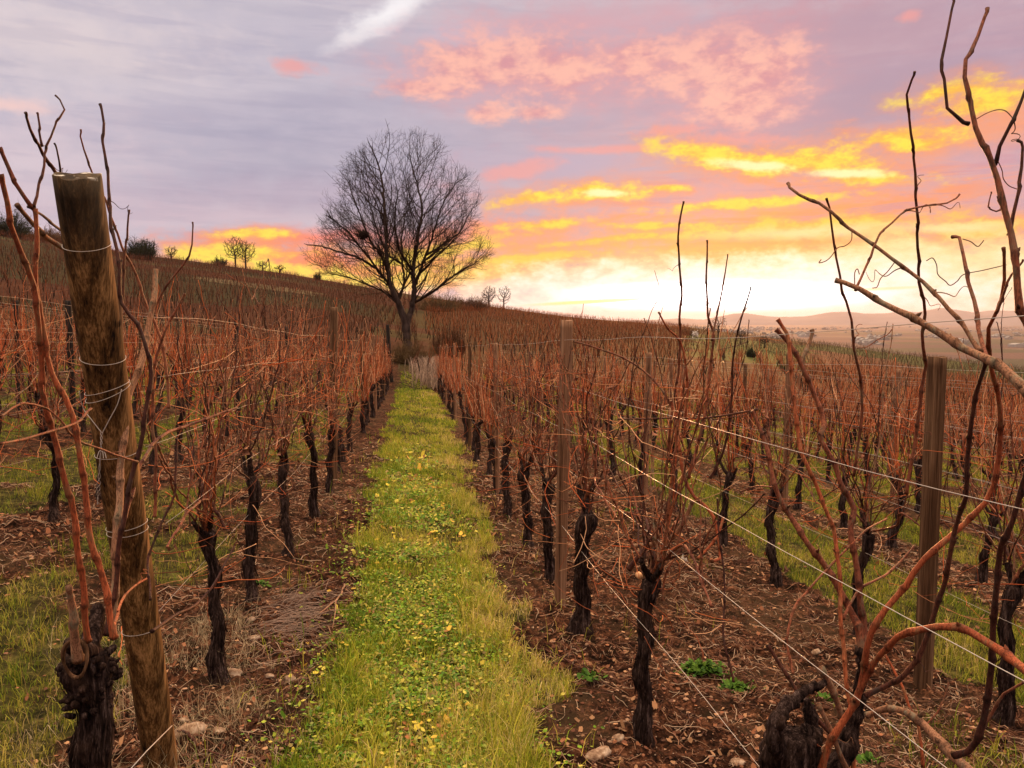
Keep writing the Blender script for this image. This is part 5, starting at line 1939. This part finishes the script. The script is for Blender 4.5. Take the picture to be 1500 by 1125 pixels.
def branch(p, d, L, r, lev):
    n = LN[lev]
    while L > .25 and not inside(p + d * L * .95):
        L *= .8
    if L < .12:
        return
    P_ = [p]
    d = d.copy()
    out_d = p - _ax
    out_d[2] = 0
    out_d /= np.linalg.norm(out_d) + .3
    for i in range(n - 1):
        d = d + rng.normal(0, .10 if lev < 3 else .16, 3) + out_d * .02 + np.array([0, 0, .055 if lev < 3 else .09])
        d /= np.linalg.norm(d)
        P_.append(P_[-1] + d * L / (n - 1))
    P_ = np.array(P_)
    SEG[lev].append((P_, np.linspace(r, max(r * .35, .0036), n)))
    if lev == 4:
        return
    gap = {1: .34, 2: .26, 3: .22}[lev]
    k = int(L / gap)
    side = rng.uniform(0, 6.28)
    for j in range(k):
        t = .16 + .84 * (j + rng.random() * .6) / max(k, 1)
        if t > .98:
            continue
        f_ = t * (n - 1)
        i0 = min(int(f_), n - 2)
        pp = P_[i0] + (P_[i0 + 1] - P_[i0]) * (f_ - i0)
        dd = P_[i0 + 1] - P_[i0]
        dd /= np.linalg.norm(dd)
        side += 2.4 + rng.normal(0, .5)
        u_ = np.cross(dd, [.3, .2, .9])
        u_ /= np.linalg.norm(u_)
        v_ = np.cross(dd, u_)
        an = R(rng.uniform(28, 58))
        nd = dd * math.cos(an) + (u_ * math.cos(side) + v_ * math.sin(side)) * math.sin(an)
        Lk = {1: rng.uniform(.7, 1.6), 2: rng.uniform(.4, .95), 3: rng.uniform(.2, .5)}[lev] * (1.1 - .45 * t)
        branch(pp, nd, Lk, max(r * (1 - .6 * t) * .5, {1: .010, 2: .0062, 3: .0045}[lev]), lev + 1)
    if lev < 4:
        branch(P_[-1], d, L * .35, r * .35, lev + 1)


tr, cr = MB(), MB()
crad = {'a': (.17, .05), 'b': (.16, .04), 'c': (.085, .03), 'd': (.08, .028), 'e': (.075, .025), 'f': (.08, .03), 'g': (.07, .025), 'h': (.065, .022), 'i': (.07, .025), 'j': (.06, .02), 'k': (.055, .02), 'l': (.06, .02), 'm': (.06, .02), 'n': (.055, .02), 'o': (.05, .016)}
for nm, L_ in limbs.items():
    P3 = np.array([tp(*q_) for q_ in L_])
    r0_, r1_ = crad[nm]
    rr0 = np.linspace(r0_, r1_, len(P3))
    if nm == 'a':
        rr0 = np.interp(np.arange(len(P3)), [0, 1, 3, 4, 6, 11], [.30, .24, .20, .15, .11, .04])
    if nm == 'b':
        rr0 = np.interp(np.arange(len(P3)), [0, 1, 3, 5, 9], [.17, .16, .14, .09, .035])
    pp, pr = catmull(P3, rr0, 6)
    pp[2:-1] += rng.normal(0, .02, pp[2:-1].shape)
    (tr if nm in 'ab' else cr).tubes(pp, pr, 10)
    L = 0
    last = 0
    for i in range(1, len(pp)):
        L += np.linalg.norm(pp[i] - pp[i - 1])
        if pp[i][2] < tp(590, 452)[2] or L - last < rng.uniform(.16, .34):
            continue
        last = L
        dd = pp[i] - pp[i - 1]
        dd /= np.linalg.norm(dd)
        a_ = rng.uniform(0, 6.28)
        o_ = np.array([math.cos(a_), math.sin(a_), rng.uniform(-.15, .4)])
        ra = pp[i] - _ax
        ra[2] = 0
        o_ = o_ + ra * .22
        nd = dd * .75 + o_ / np.linalg.norm(o_) * .8
        nd /= np.linalg.norm(nd)
        branch(pp[i], nd, rng.uniform(1.3, 2.9), min(pr[i] * .5, .04), 1)
    branch(pp[-1], dd, 1.6, r1_ * .9, 1)
for lev in SEG:
    print('tree level', lev, len(SEG[lev]))
    if SEG[lev]:
        cr.tubes(np.array([a_[0] for a_ in SEG[lev]]), np.array([a_[1] for a_ in SEG[lev]]), {1: 6, 2: 4, 3: 3, 4: 3}[lev], cap=False)
bt = empty('bare_tree', tuple(tb))
for mbx in (tr, cr):
    mbx.v = [v_ - tb for v_ in mbx.v]
tr.build('trunk', m_tree, bt)
cr.build('crown', m_twig, bt)
tag(bt, 'tall bare spreading tree with a forked trunk beyond the end of the grass path', 'tree')
nm_ = MB()
nc_ = tp(538, 347, -1.1)
for i in range(160):
    d_ = rng.normal(0, 1, 3)
    d_ /= np.linalg.norm(d_)
    e_ = rng.normal(0, 1, 3)
    e_ /= np.linalg.norm(e_)
    c_ = d_ * np.array([.20, .20, .13])
    nm_.tubes(np.stack([c_ - e_ * .16, c_ + d_ * .03, c_ + e_ * .16]), np.full(3, .014), 4)
o = nm_.build('bird_nest', m_twig)
o.location = nc_
tag(o, 'dark ball of twigs lodged in the left side of the bare tree', 'nest')


def small_tree(px, pyb, pyt, hw, Y, label, name='bare_tree', mat=None, seed=0, n=900, rt=None, forks=2, group=None):
    """a bare tree far off: px, base and top in the photograph, crown half width, distance"""
    b0 = P(px, pyb, Y)
    mp = np.linalg.norm(b0 - [0, 0, CAM_H]) / FPX
    Hh = (pyb - pyt) * mp
    hwm = hw * mp
    z0 = float(T(b0[0], b0[1]))
    loc = np.array([b0[0], b0[1], z0 - .1])
    Hh = Hh + (b0[2] - z0)
    nodes = [np.zeros(3)]
    par = [-1]
    th = Hh * .45
    st = Hh / 22
    for i in range(int(th / st)):
        nodes.append(np.array([rng.normal(0, st * .08), rng.normal(0, st * .08), (i + 1) * st]))
        par.append(len(nodes) - 2)
    pts = []
    while len(pts) < n:
        d_ = rng.uniform(-1, 1, 3)
        if np.linalg.norm(d_) > .75 + .35 * float(vn(d_[0] * 3 + 5, d_[2] * 3 + seed, 4)):
            continue
        pts.append([d_[0] * hwm, d_[1] * hwm, Hh * .61 + d_[2] * Hh * .40])
    N, pr_ = colonize(pts, nodes, par, st, st * 5, st * 1.5, 60, 4000, .15)
    rt = rt or mp * .16
    tr, cr = tree_mesh(N, pr_, rt, 1.0, Hh * .07, 2, rt * 5, rt * .8)
    o = empty(name, tuple(loc))
    if tr.v:
        tr.build('trunk', mat or m_tree, o)
    cr.build('crown', mat or m_twig, o)
    tag(o, label, 'tree', group)


G_ = 'bare trees on the skyline'
small_tree(345, 393, 347, 17, 235, 'small bare tree, left one of the pair on the hill left of the tall tree', seed=1, group=G_)
small_tree(360, 393, 352, 17, 236, 'small bare tree, right one of the pair on the hill left of the tall tree', seed=2, group=G_)
small_tree(214, 374, 351, 15, 220, 'flat-topped bare tree on the skyline above the big dark bush', seed=3, group=G_, n=400)
small_tree(251, 378, 360, 9, 225, 'low round tree on the skyline just right of the dark bush', seed=4, group=G_, n=300)
small_tree(716, 450, 417, 13, 236, 'reddish bare tree on the ridge right of the tall tree, left of its twin', seed=5, group=G_)
small_tree(738, 453, 416, 13, 238, 'thin-stemmed bare tree on the ridge, farther right of the tall tree', seed=6, group=G_, n=350)
small_tree(1085, 505, 482, 10, 150, 'faint bare tree standing in the vineyard before the plain', seed=8, group=G_, n=260)
small_tree(1052, 487, 462, 14, 160, 'spindly bare tree in front of the plain above the trellis', seed=9, group=G_, n=260)
small_tree(1120, 505, 492, 9, 140, 'small round leafless tree by the edge of the slope', seed=10, group=G_, n=260)
small_tree(410, 402, 388, 9, 240, 'tiny bare tree low on the ridge before the tall tree', seed=11, group=G_, n=200)
small_tree(385, 400, 382, 10, 240, 'faint bare tree right of the pair on the ridge', seed=12, group=G_, n=200)


def bush(px, py, w_, h_, Y, label, mat, n=260, tr=None, name='bush', fill=1.0):
    """a dense bare shrub: stems fanning from the ground that fork into twigs"""
    b0 = P(px, py, Y)
    mp = np.linalg.norm(b0 - [0, 0, CAM_H]) / FPX
    z0 = float(T(b0[0], b0[1])) - .05
    W2, Hm = w_ * mp / 2, h_ * mp
    a = rng.uniform(0, 6.283, n)
    rr_ = np.sqrt(rng.random(n))
    cl = .45 + .85 * vn(np.cos(a) * rr_ * 3.2 + px, np.sin(a) * rr_ * 3.2, 7)
    top = np.stack([np.cos(a) * rr_ * W2, np.sin(a) * rr_ * W2, Hm * cl * (1 - .35 * rr_ ** 2) * rng.uniform(.4, 1.15, n)], -1)
    foot = np.stack([np.cos(a) * rr_ * W2 * .55, np.sin(a) * rr_ * W2 * .55, 0 * a], -1)
    s = np.linspace(0, 1, 6)
    p_ = foot[:, None] + (top - foot)[:, None] * s[None, :, None] + rng.normal(0, Hm * .03, (n, 6, 3)) * (s > 0)[None, :, None]
    tr = tr or mp * .28
    mb = MB()
    mb.tubes(p_, tr * np.linspace(1.2, .5, 6)[None] * np.ones((n, 1)), 3, cap=False)
    k = rng.integers(0, n, n * 5)
    j = rng.integers(2, 6, n * 5)
    st = p_[k, j]
    d_ = rng.normal(0, 1, (n * 5, 3))
    d_[:, 2] = np.abs(d_[:, 2]) * .8
    d_ /= np.linalg.norm(d_, axis=1, keepdims=True)
    L = rng.uniform(.10, .28, n * 5) * min(Hm, W2 * 1.5)
    q_ = st[:, None] + d_[:, None] * (L[:, None] * np.linspace(0, 1, 3))[..., None]
    mb.tubes(q_, tr * .6 * np.linspace(1, .4, 3)[None] * np.ones((n * 5, 1)), 3, cap=False)
    o = mb.build(name, mat)
    o.location = (b0[0], b0[1], z0)
    tag(o, label, 'bush', 'bushes on the slope')


bush(208, 392, 42, 26, 205, 'big rounded dark bush on the skyline left of the bare trees', m_conifer, 400)
bush(465, 411, 12, 11, 235, 'small dark round bush alone on the ridge left of the tall tree', m_conifer, 150)
bush(322, 392, 22, 11, 232, 'low dark bush beside the pair of skyline trees', m_conifer, 180)
bush(10, 350, 60, 32, 190, 'dark bush at the left end of the skyline', m_conifer, 400)
bush(70, 362, 50, 18, 205, 'brownish scrub on the skyline behind the big round post', m_bush, 300)
bush(600, 535, 80, 34, 38, 'dark scrub right below the tall tree at the end of the path', m_bush, 420)
bush(660, 530, 60, 44, 46, 'brown bramble thicket right of the tall tree foot', m_bush, 400)
bush(640, 475, 80, 30, 150, 'dense hedge of bare shrubs behind the right side of the tall tree', m_bush, 260)
bush(690, 462, 60, 20, 190, 'reddish bare scrub on the ridge left of the twin trees', m_bush, 400)
bush(1100, 522, 16, 13, 95, 'dark round bush among the green rows on the right slope', m_conifer, 200)
bush(1012, 482, 30, 10, 170, 'low bush on the edge of the slope before the mountains', m_bush, 200)
# dry grass bank beside the end of the path
mb = MB()
n = 2600
cx_ = rng.normal(0, 1.1, n)
cy_ = rng.uniform(0, 8, n)
b0 = P(640, 565, 31)
xx = b0[0] + cx_ * .35 + (cy_) * -.02
yy = 31 + cy_
zz = T(xx, yy)
hh = rng.uniform(.15, .55, n)
d_ = rng.normal(0, .35, (n, 2))
p_ = np.stack([np.stack([xx, yy, zz], -1), np.stack([xx + d_[:, 0] * hh * .4, yy + d_[:, 1] * hh * .4, zz + hh * .7], -1), np.stack([xx + d_[:, 0] * hh, yy + d_[:, 1] * hh, zz + hh], -1)], 1)
mb.tubes(p_, .012 * np.array([[1, .8, .3]]) * np.ones((n, 1)), 3, np.array([[.40, .27, .20]]) * rng.uniform(.5, 1.2, n)[:, None], cap=False)
tag(mb.build('dry_grass', m_tinted), 'pale dry grass bank at the end of the path', 'dry grass', kind='stuff')

# ------------------------------------------------------------------ vineyards on the slopes beyond
def far_rows(n_try, amin, amax, rmin, rmax, ang, spacing, inrow, hgt, name, label, colr, thin=1.0):
    """standing vines in rows running along ang degrees"""
    ca, sa = math.cos(R(ang)), math.sin(R(ang))
    U = np.arange(-rmax, rmax, spacing)
    V = np.arange(-rmax, rmax, inrow)
    U, V = np.meshgrid(U, V)
    U = U.ravel() + rng.normal(0, .05, U.size)
    V = V.ravel() + rng.normal(0, .15, V.size)
    x = U * ca + V * sa
    y = -U * sa + V * ca
    r = np.hypot(x, y)
    a = np.degrees(np.arctan2(x, y))
    k = (a > amin) & (a < amax) & (r > rmin) & (r < rmax) & (rng.random(len(x)) < thin)
    x, y, r = x[k], y[k], r[k]
    gap = fbm(x / 14, y / 14, 44, 2)
    k = gap > .30
    x, y, r = x[k], y[k], r[k]
    n = len(x)
    z = T(x, y)
    mb = MB()
    s3 = np.array([0, .5, 1])
    for j in range(4):
        m = np.ones(n, bool) if j < 3 else rng.random(n) < .5
        xx, yy, zz, r_ = x[m], y[m], z[m], r[m]
        nn = len(xx)
        hx, hy = rng.normal(0, .22, nn), rng.normal(0, .22, nn)
        H0 = hgt * rng.uniform(.6, 1.08, nn)
        b0 = np.stack([xx + hx * .5, yy + hy * .5, zz + (.55 if j else -.05)], -1)
        t0 = np.stack([xx + hx + rng.normal(0, .2, nn), yy + hy + rng.normal(0, .2, nn), zz + H0], -1)
        if j == 0:
            t0 = np.stack([xx, yy, zz + .75], -1)
        p_ = b0[:, None] + (t0 - b0)[:, None] * s3[None, :, None] + rng.normal(0, .05, (nn, 3, 3)) * np.array([0, 1, 0])[None, :, None]
        rad = np.maximum(.035 if j == 0 else .014, r_ * (.00016 if j == 0 else .00012))[:, None] * np.array([[1, .9, .5]])
        cc = np.array([.03, .018, .014]) if j == 0 else np.array(colr)
        mb.tubes(p_, rad, 3, cc[None] * rng.uniform(.55, 1.35, nn)[:, None], cap=False)
    print(name, n)
    tag(mb.build(name, m_tinted), label, 'vineyard', kind='stuff')


far_rows(0, A(-60), A(611), 33, 236, 62, 2.2, 1.15, 1.7, 'distant_vines', 'brown vine rows climbing the hillside left of the tall tree', (.13, .045, .026))
far_rows(0, A(622), A(1010), 33, 240, 52, 2.0, 1.15, 1.6, 'distant_vines', 'reddish vine rows on the slope right of the tall tree', (.28, .085, .035))
far_rows(0, A(1010), A(1560), 33, 92, 24, 1.9, 1.2, 1.7, 'distant_vines', 'reddish vine rows running down the near right slope', (.36, .115, .05))
far_rows(0, A(1010), A(1560), 92, 246, 8, 3.2, 1.3, 1.5, 'distant_vines', 'far vine rows crossing the green and brown fields above the plain', (.11, .075, .045), .8)
